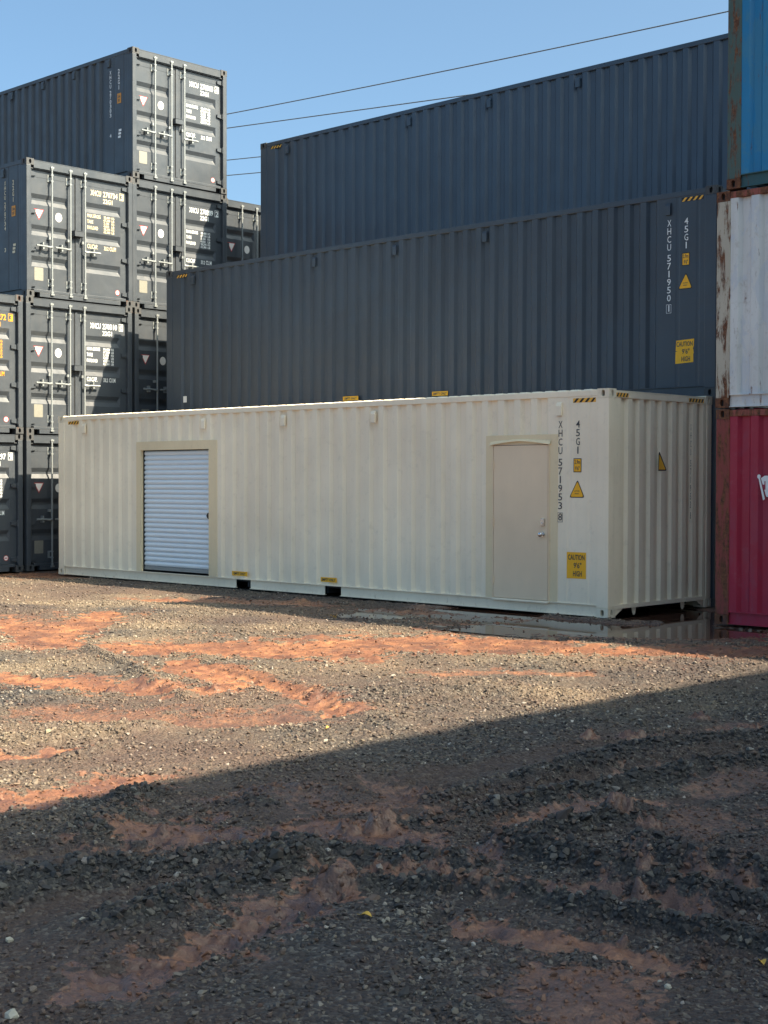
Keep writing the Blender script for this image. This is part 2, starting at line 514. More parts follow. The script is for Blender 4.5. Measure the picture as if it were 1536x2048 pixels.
    # far end wall and (if closed) the near one
    def end_wall(x, s, lugs):
        mb = MB()
        pts = corrugation(0.10, CW - 0.10, 0.185, 0.2558, 0.100, 0.024, 0.108, 0.046)
        for (ya, da), (yb, db) in zip(pts, pts[1:]):
            if yb - ya < 1e-5: continue
            mb.quad((x - s * (0.012 + da), ya, 0.156), (x - s * (0.012 + db), yb, 0.156), (x - s * (0.012 + db), yb, H - 0.110), (x - s * (0.012 + da), ya, H - 0.110))
        link('end_panel', mb.mesh('end_panel', P, fix=False), root)
        mb = MB(); a, b = sorted((x - s * 0.004, x - s * 0.10)); mb.box(a, b, 0.163, CW - 0.163, H - 0.112, H - 0.030)
        link('end_top_rail', mb.mesh('end_top_rail', RT, 0.008), root)
        mb = MB(); a, b = sorted((x - s * 0.003, x - s * 0.09)); mb.box(a, b, 0.126, CW - 0.126, 0.104, 0.156)
        if lugs:
            for yc in (0.625, 1.775):
                mb.prism([(yc - 0.045, 0.1035), (yc + 0.045, 0.1035), (yc + 0.030, 0.03), (yc + 0.012, 0.004), (yc - 0.012, 0.004), (yc - 0.03, 0.03)], 0, a + 0.05, a + 0.06)
            for yc, q in ((0.163, 1), (CW - 0.163, -1)):
                mb.prism([(yc, 0.1035), (yc + q * 0.19, 0.1035), (yc, 0.004)], 0, b - 0.02, b - 0.012)
        link('end_bottom_rail', mb.mesh('end_bottom_rail', RB), root)
    end_wall(-L, -1, False)
    if end == 'closed': end_wall(0, 1, True)
    # vents
    if side_vents:
        vm = vent_mesh(P)
        for xv, zv in side_vents: link('vent', vm, root, (xv, 0.010, zv))
    return root

# ----------------------------------------------------------------------------
# door end of the 20-foot containers
# ----------------------------------------------------------------------------
def door_leaf(root, y0, y1, ry0, ry1, H, mat):
    XF = -0.078
    zb, zt = 0.150, H - 0.185
    mb = MB()
    rows = [(1.956, 1.876, 1.838, 1.756), (1.372, 1.295, 1.255, 1.172), (0.784, 0.708, 0.666, 0.582)]
    def Q(ya, yb, za, zb_, xa, xb):   # a strip, x at bottom xa, at top xb
        mb.quad((xa, ya, za), (xa, yb, za), (xb, yb, zb_), (xb, ya, zb_))
    zc = zb
    for (a, b, c, d) in reversed(rows):
        Q(y0, y1, zc, d, XF, XF)
        dp = 0.040
        e = 0.035
        # the pressed recess: lower slope, flat, upper slope, with sloping ends
        mb.quad((XF, ry0, d), (XF, ry1, d), (XF - dp, ry1 - e, c), (XF - dp, ry0 + e, c))
        mb.quad((XF - dp, ry0 + e, c), (XF - dp, ry1 - e, c), (XF - dp, ry1 - e, b), (XF - dp, ry0 + e, b))
        mb.quad((XF - dp, ry0 + e, b), (XF - dp, ry1 - e, b), (XF, ry1, a), (XF, ry0, a))
        mb.quad((XF, ry0, a), (XF, ry0, d), (XF - dp, ry0 + e, c), (XF - dp, ry0 + e, b))
        mb.quad((XF, ry1, d), (XF, ry1, a), (XF - dp, ry1 - e, b), (XF - dp, ry1 - e, c))
        Q(y0, ry0, d, a, XF, XF); Q(ry1, y1, d, a, XF, XF)
        zc = a
    Q(y0, y1, zc, zt, XF, XF)
    # frame ribs welded along the top and bottom, edge returns
    mb.box(XF - 0.02, XF + 0.004, y0 + 0.002, y1 - 0.002, zt - 0.135, zt - 0.002)
    mb.box(XF - 0.02, XF + 0.004, y0 + 0.002, y1 - 0.002, zb + 0.002, zb + 0.165)
    mb.box(XF - 0.05, XF - 0.002, y0, y0 + 0.004, zb, zt); mb.box(XF - 0.05, XF - 0.002, y1 - 0.004, y1, zb, zt)
    return link('door_leaf', mb.mesh('door_leaf', mat, fix=False), root)

def lock_rod(leaf, y, H):
    mb = MB()
    mb.tube([(-0.004, y, 0.075), (-0.004, y, H - 0.085)], 0.0175, 8)
    # cams and keepers at both ends
    for z, s in ((0.085, 1), (H - 0.10, -1)):
        mb.box(-0.030, 0.020, y - 0.036, y + 0.036, z - 0.028, z + 0.004)
        mb.box(-0.020, 0.012, y - 0.026, y + 0.026, z + s * 0.03 - 0.015, z + s * 0.03 + 0.015)
    # guide brackets on the leaf
    for z in (0.30, H - 0.31):
        mb.box(-0.074, 0.012, y - 0.024, y + 0.024, z - 0.07, z - 0.045); mb.box(-0.074, 0.012, y - 0.024, y + 0.024, z + 0.045, z + 0.07)
        mb.box(-0.074, -0.064, y - 0.058, y - 0.012, z - 0.07, z + 0.07)
    mb.box(-0.074, -0.012, y - 0.060, y - 0.016, 1.115, 1.165)
    return link('lock_rod', mb.mesh('lock_rod', GALV, 0.0), leaf)

def lock_handle(leaf, y, s):
    mb = MB(); z = 0.968
    mb.tube([(0.0, y, z), (0.018, y + s * 0.06, z - 0.004), (0.010, y + s * 0.15, z + 0.006), (0.006, y + s * 0.35, z + 0.006)], [0.026, 0.022, 0.017, 0.019], 7)
    mb.box(-0.074, 0.020, y + s * 0.20 - 0.016, y + s * 0.20 + 0.016, z - 0.052, z - 0.018)   # catch below
    mb.box(-0.074, 0.012, y + s * 0.20 - 0.012, y + s * 0.20 + 0.012, z + 0.028, z + 0.075)   # hasp above
    mb.box(-0.074, -0.010, y + s * 0.20 - 0.02, y + s * 0.20 + 0.02, z - 0.022, z + 0.03)
    return link('lock_handle', mb.mesh('lock_handle', GALV), leaf)

def door_hinge(leaf, y, s, z, mat):
    mb = MB()
    a, b = sorted((y, y - s * 0.115))
    mb.prism([(a, z - 0.030), (b, z - 0.045), (b, z + 0.045), (a, z + 0.030)] if s > 0 else [(a, z - 0.045), (b, z - 0.030), (b, z + 0.030), (a, z + 0.045)], 0, -0.077, -0.040)
    mb.tube([(-0.022, y + s * 0.012, z - 0.06), (-0.022, y + s * 0.012, z + 0.06)], 0.016, 6)
    return link('hinge', mb.mesh('hinge', mat), leaf)

def disc(mb, y, z, r, x, n=20):
    mb.quad(*[(x, y + r * math.cos(2 * PI * k / n), z + r * math.sin(2 * PI * k / n)) for k in range(n)])

def make_door_container(M):
    H, L = 2.591, 6.058
    root = make_shell('shipping_container', L, H, M, end='doors', flat_zone=(-0.90, -0.19), first=-0.966,
                      side_vents=[(-0.81, H - 0.185), (-2.03, H - 0.185), (-3.19, H - 0.185), (-4.41, H - 0.185)])
    mat = M['paint']
    # header and sill
    mb = MB(); mb.box(-0.11, -0.006, 0.163, CW - 0.163, H - 0.168, H - 0.022)
    mb.box(-0.11, -0.030, 0.10, CW - 0.10, H - 0.184, H - 0.169)
    link('door_header', mb.mesh('door_header', mat, 0.006), root)
    mb = MB(); mb.box(-0.11, -0.006, 0.163, CW - 0.163, 0.092, 0.146)
    mb.box(-0.11, -0.010, 0.29, CW - 0.29, 0.012, 0.0915)
    link('door_sill', mb.mesh('door_sill', mat, 0.006), root)
    a = door_leaf(root, 0.104, 1.112, 0.150, 0.960, H, mat)
    b = door_leaf(root, 1.124, 2.334, 1.365, 2.190, H, mat)
    for y in (0.560, 0.976): lock_rod(a, y, H)
    lock_rod(b, 1.308, H)
    lock_handle(a, 0.560, -1); lock_handle(a, 0.976, -1); lock_handle(b, 1.308, 1)
    for z in (0.235, 0.91, 1.62, 2.32):
        door_hinge(a, 0.112, -1, z, mat); door_hinge(b, CW - 0.112, 1, z, mat)
    # rubber gasket strip down the meeting edge, folded cover plate on the left leaf
    mb = MB(); mb.box(-0.105, -0.074, 1.1125, 1.1235, 0.152, H - 0.187)
    link('door_gasket', mb.mesh('door_gasket', HOLE), root)
    mb = MB(); mb.box(-0.076, -0.060, 1.128, 1.185, 0.17, H - 0.20)
    link('cover_strip', mb.mesh('cover_strip', mat, 0.004), b)
    mb = MB()
    mb.box(-0.075, 0.045, 1.045, 1.255, 1.245, 1.345); mb.box(-0.075, 0.052, 1.040, 1.260, 1.345, 1.353)
    mb.mat = 1; mb.box(-0.070, 0.038, 1.055, 1.245, 1.2425, 1.2446)
    link('lock_box', mb.mesh('lock_box', [mat, HOLE], 0.0), b)
    # stickers
    X = -0.0758
    mb = MB()
    mb.mat = 0; mb.prism([(0.205, 1.672), (0.425, 1.672), (0.315, 1.470)], 0, X - 0.001, X)
    mb.mat = 1; mb.prism([(0.225, 1.660), (0.405, 1.660), (0.315, 1.497)], 0, X, X + 0.001)
    link('warning_triangle', mb.mesh('warning_triangle', [STICK_R, STICK_W], fix=False), a)
    mb = MB(); mb.mat = 0; n = 22
    mb.prism([(0.755 + 0.074 * math.cos(2 * PI * k / n), 1.570 + 0.086 * math.sin(2 * PI * k / n)) for k in range(n)], 0, X - 0.001, X + 0.001)
    link('round_sticker', mb.mesh('round_sticker', [STICK_W], fix=False), a)
    mb = MB()
    mb.prism([(0.222, 0.325), (0.398, 0.325), (0.408, 0.335), (0.408, 0.560), (0.398, 0.570), (0.222, 0.570), (0.212, 0.560), (0.212, 0.335)], 0, X - 0.001, X + 0.002)
    link('data_plate', mb.mesh('data_plate', PLATE, fix=False), a)
    mb = MB(); mb.mat = 0
    ring = lambda r: [(2.115 + r * math.cos(2 * PI * k / n), 0.262 + r * math.sin(2 * PI * k / n)) for k in range(n)]
    XR = -0.0718
    mb.prism(ring(0.052), 0, XR - 0.001, XR); mb.mat = 1; mb.prism(ring(0.041), 0, XR, XR + 0.0008)
    mb.mat = 0; mb.box(XR + 0.0008, XR + 0.0014, 2.085, 2.145, 0.254, 0.270)
    link('round_red_sticker', mb.mesh('round_red_sticker', [STICK_R, STICK_W], fix=False), b)
    return root

def letter_door_container(root, number, check, mat=None, dusty=False, side=True):
    mat = mat or W_LET
    leaf = [c for c in root.children if c.name.split('.')[0] == 'door_leaf'][1]
    X = -0.0752
    def put(body, y, z, h, width=None, line=1.0, bold=0.02, align='LEFT'):
        link('lettering', fit_text(body, h, mat, width, align, line, bold), leaf, (X, y, z), ROT_END)
    put('XHCU', 1.490, 2.108, 0.108, 0.245); put(number, 1.775, 2.108, 0.108, 0.345); put(check, 2.190, 2.108, 0.108, 0.07)
    mb = MB(); y0, y1, z0, z1, t = 2.168, 2.268, 2.092, 2.232, 0.008
    for b in ((y0, y1, z0, z0 + t), (y0, y1, z1 - t, z1), (y0, y0 + t, z0 + t, z1 - t), (y1 - t, y1, z0 + t, z1 - t)): mb.box(X - 0.0006, X, *b)
    link('check_digit_box', mb.mesh('check_digit_box', mat), leaf)
    put('22G1', 1.775, 1.982, 0.090, 0.225)
    for k, w in enumerate(('MAX.GROSS', 'TARE', 'PAYLOAD')):
        put(w, 1.405, 1.672 - 0.115 * k, 0.068, (0.31, 0.14, 0.25)[k])
    for k, (w, q) in enumerate((('30,480', 'KG'), ('67,200', 'LB'), ('2,185', 'KG'), ('4,820', 'LB'), ('28,295', 'KG'), ('62,380', 'LB'))):
        put(w, 1.790, 1.690 - 0.0575 * k, 0.044, 0.155 if len(w) > 5 else 0.13); put(q, 1.975, 1.690 - 0.0575 * k, 0.044, 0.065)
    put('CU.CAP.', 1.405, 1.068, 0.085, 0.245); put('33.2', 1.795, 1.068, 0.075, 0.105); put('CU.M', 1.930, 1.068, 0.085, 0.15)
    if side:
        zs = [2.245 - 0.0915 * i for i in range(4)] + [1.845 - 0.0915 * i for i in range(6)] + [0.975]
        link('lettering', vtext('XHCU' + number + check, 0.078, 0.056, mat, zs, 0.02), root, (-0.755, 0.006, 0), ROT_SIDE)
        link('lettering', vtext('22G1', 0.088, 0.06, mat, [2.232 - 0.108 * i for i in range(4)], 0.02), root, (-0.47, 0.006, 0), ROT_SIDE)
        mb = MB(); mb.box(-0.525, -0.395, 0.004, 0.0065, 1.545, 1.745)
        st = link('height_sticker', mb.mesh('height_sticker', ORANGE_ST), root)
        link('lettering', fit_text('2.6m\n8\'6"', 0.055, D_LET, 0.09, 'CENTER', 1.1, 0.03), st, (-0.46, 0.003, 1.66), ROT_SIDE)
        mb = MB()
        for k in range(3): mb.box(-0.50 + 0.012 * k, -0.41 + 0.012 * k, 0.005, 0.0065, 0.85 + 0.065 * k, 0.895 + 0.065 * k)
        link('small_label', mb.mesh('small_label', mat), root)

# ----------------------------------------------------------------------------
# side markings of the tall 40-foot containers
# ----------------------------------------------------------------------------
def stripes(root, x0, x1, z0, z1, y, base, slash, n=4, face='side', lean=0.05):
    mb = MB(); mb.mat = 0
    if face == 'side': mb.box(x0, x1, y - 0.0012, y, z0, z1)
    else: mb.box(y, y + 0.0012, x0, x1, z0, z1)
    mb.mat = 1
    w = (x1 - x0) / n
    for k in range(n):
        a = x0 + w * k + 0.004
        pts = [(a, z0 + 0.002), (a + w * 0.45, z0 + 0.002), (min(a + w * 0.45 + lean, x1 - 0.002), z1 - 0.002), (min(a + lean, x1 - 0.004), z1 - 0.002)]
        if face == 'side': mb.prism(pts, 1, y - 0.0022, y - 0.0014)
        else: mb.prism(pts, 0, y + 0.0014, y + 0.0022)
    return link('hazard_stripe', mb.mesh('hazard_stripe', [base, slash]), root)

def tri_sticker(root, xc, zc, w, h, y, face='side', cut=None):
    def rounded(s):
        P = [(-w / 2 * s, -h / 3 * s), (w / 2 * s, -h / 3 * s), (0.01, h * 2 / 3 * s)]
        out = []
        for i in range(3):
            a, b, c = Vector(P[i - 1]), Vector(P[i]), Vector(P[(i + 1) % 3])
            r = 0.03 * s
            p, q = b + (a - b).normalized() * r, b + (c - b).normalized() * r
            for t in (0, 0.5, 1): out.append((p * (1 - t) ** 2 + b * (2 * t * (1 - t)) + q * t * t))
        return [(xc + v.x, zc + v.y) for v in out]
    mb = MB(); mb.mat = 0; mb.prism(rounded(1.0), 1, y - 0.0012, y); mb.mat = 1; mb.prism(rounded(0.86), 1, y - 0.0022, y - 0.0013)
    st = link('warning_triangle', mb.mesh('warning_triangle', [BLACK, YELLOW]), root)
    link('lettering', fit_text('CAUTION\nHEIGHT', 0.016, D_LET, 0.085, 'CENTER', 1.5, 0.02), st, (xc, y - 0.003, zc), ROT_SIDE)
    return st

def height_sticker(root, x0, x1, z0, z1, y):
    mb = MB(); mb.mat = 0; mb.box(x0, x1, y - 0.0012, y, z0, z1); mb.mat = 1
    t = 0.010; mb.box(x0 + t, x1 - t, y - 0.0022, y - 0.0013, z0 + t, z1 - t)
    st = link('height_sticker', mb.mesh('height_sticker', [BLACK, YELLOW]), root)
    xc, zc = (x0 + x1) / 2, (z0 + z1) / 2
    link('lettering', fit_text('2.9m\n9\'6"', 0.052, D_LET, 0.088, 'CENTER', 1.15, 0.02), st, (xc, y - 0.003, zc + 0.018), ROT_SIDE)
    return st

def caution_sticker(root, x0, x1, z0, z1, y, torn=False):
    mb = MB()
    if torn:
        pts = [(x0, z0), (x1 - 0.01, z0 + 0.012), (x1 - 0.012, z0 + 0.13), (x1 - 0.003, z0 + 0.135), (x1 - 0.012, z0 + 0.19), (x1 - 0.02, z0 + 0.2),
               (x1 - 0.004, z0 + 0.235), (x1, z1), (x0 + 0.015, z1 - 0.012), (x0 + 0.006, z0 + 0.18), (x0 + 0.04, z0 + 0.172), (x0 + 0.005, z0 + 0.168)]
    else: pts = [(x0, z0), (x1, z0), (x1, z1), (x0, z1)]
    mb.prism(pts, 1, y - 0.0012, y)
    st = link('caution_sticker', mb.mesh('caution_sticker', YELLOW), root)
    xc = (x0 + x1) / 2; h = z1 - z0; w = x1 - x0
    for body, dx, z, wd in (('CAUTION', 0.0, 0.71, 0.86), ('9\'6"', 0.02, 0.40, 0.40), ('HIGH', 0.02, 0.09, 0.46)):
        link('lettering', fit_text(body, h * 0.205, D_LET, w * wd, 'CENTER', 1, 0.02), st, (xc + dx, y - 0.003, z0 + h * z), ROT_SIDE)
    return st

def side_markings(root, H, number, check, let, base, slash, torn):
    Y = 0.0085
    zs = [2.503 - 0.1125 * i for i in range(4)] + [2.015 - 0.1118 * i for i in range(6)] + [1.310]
    link('lettering', vtext('XHCU' + number + check, 0.096, 0.062, let, zs), root, (-0.757, 0.006, 0), ROT_SIDE)
    mb = MB(); x0, x1, z0, z1, t = -0.800, -0.718, 1.196, 1.320, 0.005
    for b in ((x0, x1, z0, z0 + t), (x0, x1, z1 - t, z1), (x0, x0 + t, z0 + t, z1 - t), (x1 - t, x1, z0 + t, z1 - t)): mb.box(b[0], b[1], 0.006, 0.0065, b[2], b[3])
    link('check_digit_box', mb.mesh('check_digit_box', let), root)
    link('lettering', vtext('45G1', 0.096, 0.062, let, [2.503 - 0.1115 * i for i in range(4)]), root, (-0.480, 0.006, 0), ROT_SIDE)
    height_sticker(root, -0.548, -0.424, 1.840, 2.018, Y)
    tri_sticker(root, -0.493, 1.592, 0.242, 0.232, Y)
    caution_sticker(root, -0.648, -0.345, 0.478, 0.815, Y, torn)
    stripes(root, -0.560, -0.205, H - 0.166, H - 0.110, 0.0088, base, slash, 4)
    stripes(root, -11.885, -11.550, H - 0.160, H - 0.105, 0.0088, base, slash, 4)
    for xa, xb in ((-7.29, -6.92), (-5.23, -4.89)):
        mb = MB(); mb.box(xa, xb, 0.004, 0.0085, 0.205, 0.275)
        st = link('fork_pocket_sticker', mb.mesh('fork_pocket_sticker', YELLOW), root)
        link('lettering', fit_text('EMPTY ONLY', 0.040, D_LET, 0.29, 'CENTER', 1, 0.03), st, ((xa + xb) / 2, 0.003, 0.22), ROT_SIDE)

V40 = [(-11.37, -0.24), (-8.00, -0.24), (-6.06, -0.24), (-4.12, -0.24), (-0.770, -0.24)]

# ----------------------------------------------------------------------------
# ground: relief and cover, described in metres on the yard
# ----------------------------------------------------------------------------
def _hash(ix, iy, seed):
    h = (ix.astype(np.int64) * 374761393 + iy.astype(np.int64) * 668265263 + seed * 974634777) & 0x7fffffff
    h = ((h ^ (h >> 13)) * 1274126177) & 0x7fffffff
    h = ((h ^ (h >> 16)) * 2246822519) & 0x7fffffff
    return (h & 0xffffff) / float(0xffffff)
def vnoise(x, y, scale, seed):
    x = x * scale; y = y * scale
    ix = np.floor(x); iy = np.floor(y); fx = x - ix; fy = y - iy
    fx = fx * fx * fx * (fx * (fx * 6 - 15) + 10); fy = fy * fy * fy * (fy * (fy * 6 - 15) + 10)
    a = _hash(ix, iy, seed); b = _hash(ix + 1, iy, seed); c = _hash(ix, iy + 1, seed); d = _hash(ix + 1, iy + 1, seed)
    return ((a * (1 - fx) + b * fx) * (1 - fy) + (c * (1 - fx) + d * fx) * fy) * 2 - 1
def fbm(x, y, scale, seed, oct=4, gain=0.5):
    s = 0; a = 1; t = 0
    c, sn = math.cos(0.6), math.sin(0.6)
    for k in range(oct):
        s = s + a * vnoise(x, y, scale, seed + k * 17); t += a
        a *= gain; scale *= 2.03; x, y = c * x - sn * y, sn * x + c * y
    return s / t
def seg_dist(x, y, pts):
    best = np.full(x.shape, 1e9)
    for (ax, ay), (bx, by) in zip(pts, pts[1:]):
        dx, dy = bx - ax, by - ay
        t = np.clip(((x - ax) * dx + (y - ay) * dy) / (dx * dx + dy * dy + 1e-9), 0, 1)
        best = np.minimum(best, np.hypot(x - ax - t * dx, y - ay - t * dy))
    return best
def sstep(a, b, v):
    t = np.clip((v - a) / (b - a), 0, 1)
    return t * t * (3 - 2 * t)

# red clay smears: centre line, half width, how bare
MUD = [
 ([(-0.84, -5.41), (-0.35, -4.67), (-0.14, -3.92), (0.43, -3.5), (0.96, -2.89)],0.95,1),
 ([(-1.68, -5.86), (-1.02, -5.59), (-0.25, -5.32), (0.31, -4.88)],0.6,1),
 ([(1.11, -3.08), (2.12, -2.72), (2.71, -2.25), (3.36, -1.79)],0.494,1),
 ([(-5.28, -3.83), (-4.12, -5.13), (-2.86, -6.37)],0.4,0.95),
 ([(-5.56, -5.41), (-4.14, -5.74), (-2.51, -6.35), (-1.75, -5.81), (-0.91, -5.29)],0.42,0.8),
 ([(-0.78, -8.29), (-0.07, -8.14), (0.55, -7.96), (1.04, -7.71)],0.384,1),
 ([(-0.29, -6.56), (0.5, -6.79), (1.13, -7.08), (1.22, -7.54)],0.3,0.9),
 ([(0.12, -6.41), (1.4, -6.81), (2.27, -7.17), (2.87, -7.46)],0.2,0.85),
 ([(2.49, -10.26), (2.63, -10.06), (2.65, -9.77)],0.12,1),
 ([(3.64, -10.95), (3.76, -10.65), (3.8, -10.18)],0.286,0.7),
 ([(1.94, -5.36), (2.17, -4.79), (2.78, -4.39)],0.25,0.5),
 ([(1.42, -8.89), (2.35, -8.46), (2.6, -7.89)],0.4,0.45),
 ([(4.74, -10.75), (5.07, -10.65), (5.39, -10.55), (5.54, -10.29), (5.69, -10.09)],0.276,1),
 ([(5.27, -10.31), (5.41, -9.95), (5.63, -9.74)],0.2,0.7),
 ([(5.87, -10.08), (6.09, -10.07), (6.25, -10.04)],0.13,0.9),
 ([(6.02, -10.59), (6.27, -10.5), (6.58, -10.35), (6.89, -10.23), (7.12, -10.11), (7.36, -10.07)],0.154,1),
 ([(6.29, -9.67), (6.49, -9.63), (6.74, -9.65), (7.09, -9.62), (7.33, -9.6), (7.65, -9.65)],0.1,0.95),
 ([(6.04, -9.49), (6.07, -9.07), (6.09, -8.64), (6.16, -8.42)],0.12,0.8),
 ([(6.47, -12.16), (6.44, -11.93), (6.37, -11.63), (6.25, -11.25), (6.16, -10.88), (6.11, -10.65)],0.17,0.9),
 ([(6.99, -10.81), (7.22, -10.72), (7.46, -10.66), (7.69, -10.64)],0.16,0.9),
 ([(7.63, -10.96), (7.83, -11.19), (8.0, -11.38)],0.22,0.55),
 ([(5.16, -9.71), (5.25, -9.45), (4.97, -8.99)],0.3,0.45),
 ([(5.14, -6.88), (5.28, -6.55), (5.44, -6.02), (5.52, -5.74)],0.16,0.8),
 ([(5.65, -7.71), (5.8, -7.33)],0.12,0.7),
 ([(4.56, -9.96), (4.72, -9.66)],0.2,0.6),
 ([(6.23, -7.96), (6.25, -7.44)],0.15,0.4),
 ([(5.38, -11.19), (5.39, -11.09)],0.1,0.6),
 ([(6.53, -8.55), (6.78, -8.62)],0.3,0.4),
 ([(-2.75, -1.28), (-1.39, -0.93), (-0.39, -0.68)],0.6,0.8),
 ([(-0.24, -1.84), (0.7, -1.15), (1.82, -0.35)],0.8,0.95),
 ([(-6.68, -2.08), (-5.56, -1.59), (-4.1, -1.09)],0.35,0.7),
 ([(-13.2, -0.81), (-12.69, -0.29), (-12.01, -0.2)],0.8,0.8),
]
RIDGE = [
 ([(4.6, -10.92), (4.26, -10.51), (4.17, -10.31)],0.16,0.054),
 ([(5.29, -11.94), (5.31, -11.54), (5.45, -11.19), (5.57, -10.82), (5.62, -10.53)],0.22,0.07),
 ([(5.97, -11.76), (5.85, -11.29), (5.8, -10.9), (5.75, -10.61)],0.15,0.06),
 ([(6.15, -10.87), (6.33, -10.69), (6.58, -10.52), (6.87, -10.4), (7.2, -10.37), (7.51, -10.35), (7.79, -10.33), (8.01, -10.32)],0.075,0.07),
 ([(6.31, -9.85), (6.63, -9.88), (6.98, -9.88), (7.25, -9.87), (7.52, -9.87), (7.76, -9.85)],0.1,0.08),
 ([(6.19, -9.56), (6.3, -9.38), (6.35, -9.11), (6.37, -8.82)],0.16,0.07),
 ([(6.81, -9.43), (7.13, -9.43), (7.52, -9.42)],0.13,0.06),
 ([(5.63, -9.89), (5.74, -9.63), (5.77, -9.2), (5.82, -8.73), (5.84, -8.14), (5.95, -7.52), (6.14, -6.89)],0.13,0.06),
 ([(5.34, -9.19), (5.38, -8.49), (5.3, -7.36), (5.45, -6.7), (5.74, -6.15)],0.13,0.045),
 ([(5.84, -10.38), (6.1, -10.31), (6.35, -10.19)],0.14,0.06),
 ([(4.71, -9.98), (4.7, -9.64), (4.9, -9.45)],0.22,0.05),
 ([(-1.93, -6.44), (-0.32, -7.11), (0.82, -7.59), (1.45, -7.86)],0.11,0.05),
 ([(-0.72, -6.03), (0.39, -6.4), (1.63, -6.79), (2.71, -7.27), (3.66, -7.77)],0.16,0.036),
 ([(2.07, -6.98), (2.59, -6.58), (2.91, -6.02), (3.58, -5.68)],0.22,0.05),
 ([(2.19, -9.85), (2.24, -9.54), (2.32, -9.18), (2.36, -8.91)],0.22,0.054),
 ([(2.98, -9.99), (2.76, -9.65)],0.15,0.035),
 ([(-7.59, -2.33), (-6.96, -1.69), (-5.84, -1.36), (-4.42, -1.17)],0.22,0.03),
 ([(-2.82, -5.0), (-1.77, -4.4), (-1.45, -3.62)],0.4,0.02),
 ([(-1.21, -3.38), (-0.04, -2.97), (1.09, -2.63), (2.1, -2.23), (3.25, -1.59)],0.3,0.025),
 ([(0.22, -5.21), (1.27, -4.46), (2.3, -3.82)],0.25,0.03),
 ([(-1.02, 0.04), (-0.19, -0.11), (0.7, -0.22)],0.2,0.05),
 ([(-4.48, -1.12), (-3.69, -0.31), (-2.74, -0.3)],0.2,0.03),
]
RUT = [
 ([(4.89, -9.81), (5.06, -9.38), (5.12, -8.85)],0.2,-0.03),
 ([(6.04, -10.58), (6.58, -10.35), (7.12, -10.12), (7.56, -10.12), (7.94, -10.19)],0.1,-0.03),
 ([(5.65, -12.16), (5.6, -11.74), (5.67, -11.41), (5.75, -11.06)],0.14,-0.03),
 ([(5.57, -9.67), (5.58, -8.96), (5.62, -8.32), (5.69, -7.66), (5.94, -6.53)],0.17,-0.035),
 ([(6.1, -9.75), (6.14, -9.24), (6.24, -8.49), (6.48, -7.51)],0.15,-0.03),
 ([(4.83, -9.13), (4.91, -8.39), (4.95, -7.14), (5.19, -6.27), (5.48, -5.68)],0.22,-0.035),
 ([(6.64, -9.59), (7.09, -9.62), (7.65, -9.65)],0.1,-0.03),
 ([(4.63, -11.55), (4.79, -11.27), (5.1, -11.09)],0.25,-0.03),
 ([(1.42, -8.89), (2.39, -8.48), (2.76, -7.74)],0.3,-0.02),
 ([(0.12, -6.41), (1.4, -6.81), (2.87, -7.46)],0.2,-0.03),
 ([(4.75, -9.3), (4.82, -8.52)],0.3,-0.03),
 ([(5.5, -9.04), (5.61, -8.06), (5.74, -7.17)],0.22,-0.03),
]
CLOD = [(4.86, -10.71, 0.07, 0.05), (5.33, -10.36, 0.09, 0.05), (5.42, -10.24, 0.07, 0.03), (5.43, -10.64, 0.06, 0.03), (5.11, -6.72, 0.13, 0.07), (4.95, -6.79, 0.12, 0.05), (5.39, -6.35, 0.1, 0.05), (5.44, -6.02, 0.12, 0.06), (4.81, -7.06, 0.1, 0.05), (4.98, -5.93, 0.1, 0.05), (6.59, -9.02, 0.09, 0.06), (7.18, -9.99, 0.045, 0.05), (7.13, -9.88, 0.05, 0.05), (7.28, -10.55, 0.03, 0.05), (7.49, -10.56, 0.03, 0.06), (6.37, -10.35, 0.05, 0.05), (6.51, -10.32, 0.05, 0.05), (6.76, -10.19, 0.05, 0.03), (5.63, -9.96, 0.1, 0.06), (5.16, -9.19, 0.12, 0.06), (0.75, -8.08, 0.12, 0.05), (0.75, -7.75, 0.13, 0.05), (1.24, -7.39, 0.1, 0.06), (6.39, -8.99, 0.09, 0.06), (5.52, -10.07, 0.08, 0.04)]
TRACKS = [([(6.02, -10.59), (6.27, -10.5), (6.58, -10.35), (6.89, -10.23), (7.12, -10.11), (7.36, -10.07)], 0.15),
 ([(6.90, -10.82), (7.22, -10.72), (7.46, -10.66), (7.75, -10.62)], 0.17), ([(6.29, -9.67), (6.74, -9.65), (7.33, -9.60), (7.75, -9.65)], 0.13),
 ([(5.70, -9.62), (5.86, -8.60), (6.02, -7.60), (6.25, -6.60)], 0.14), ([(5.2, -9.45), (5.50, -8.20), (5.70, -7.0), (6.0, -5.9)], 0.15),
 ([(6.44, -12.1), (6.37, -11.63), (6.16, -10.88)], 0.15), ([(4.6, -11.4), (4.95, -10.95), (5.2, -10.6)], 0.15), ([(-0.29, -6.5), (1.4, -6.9), (2.87, -7.46)], 0.17)]

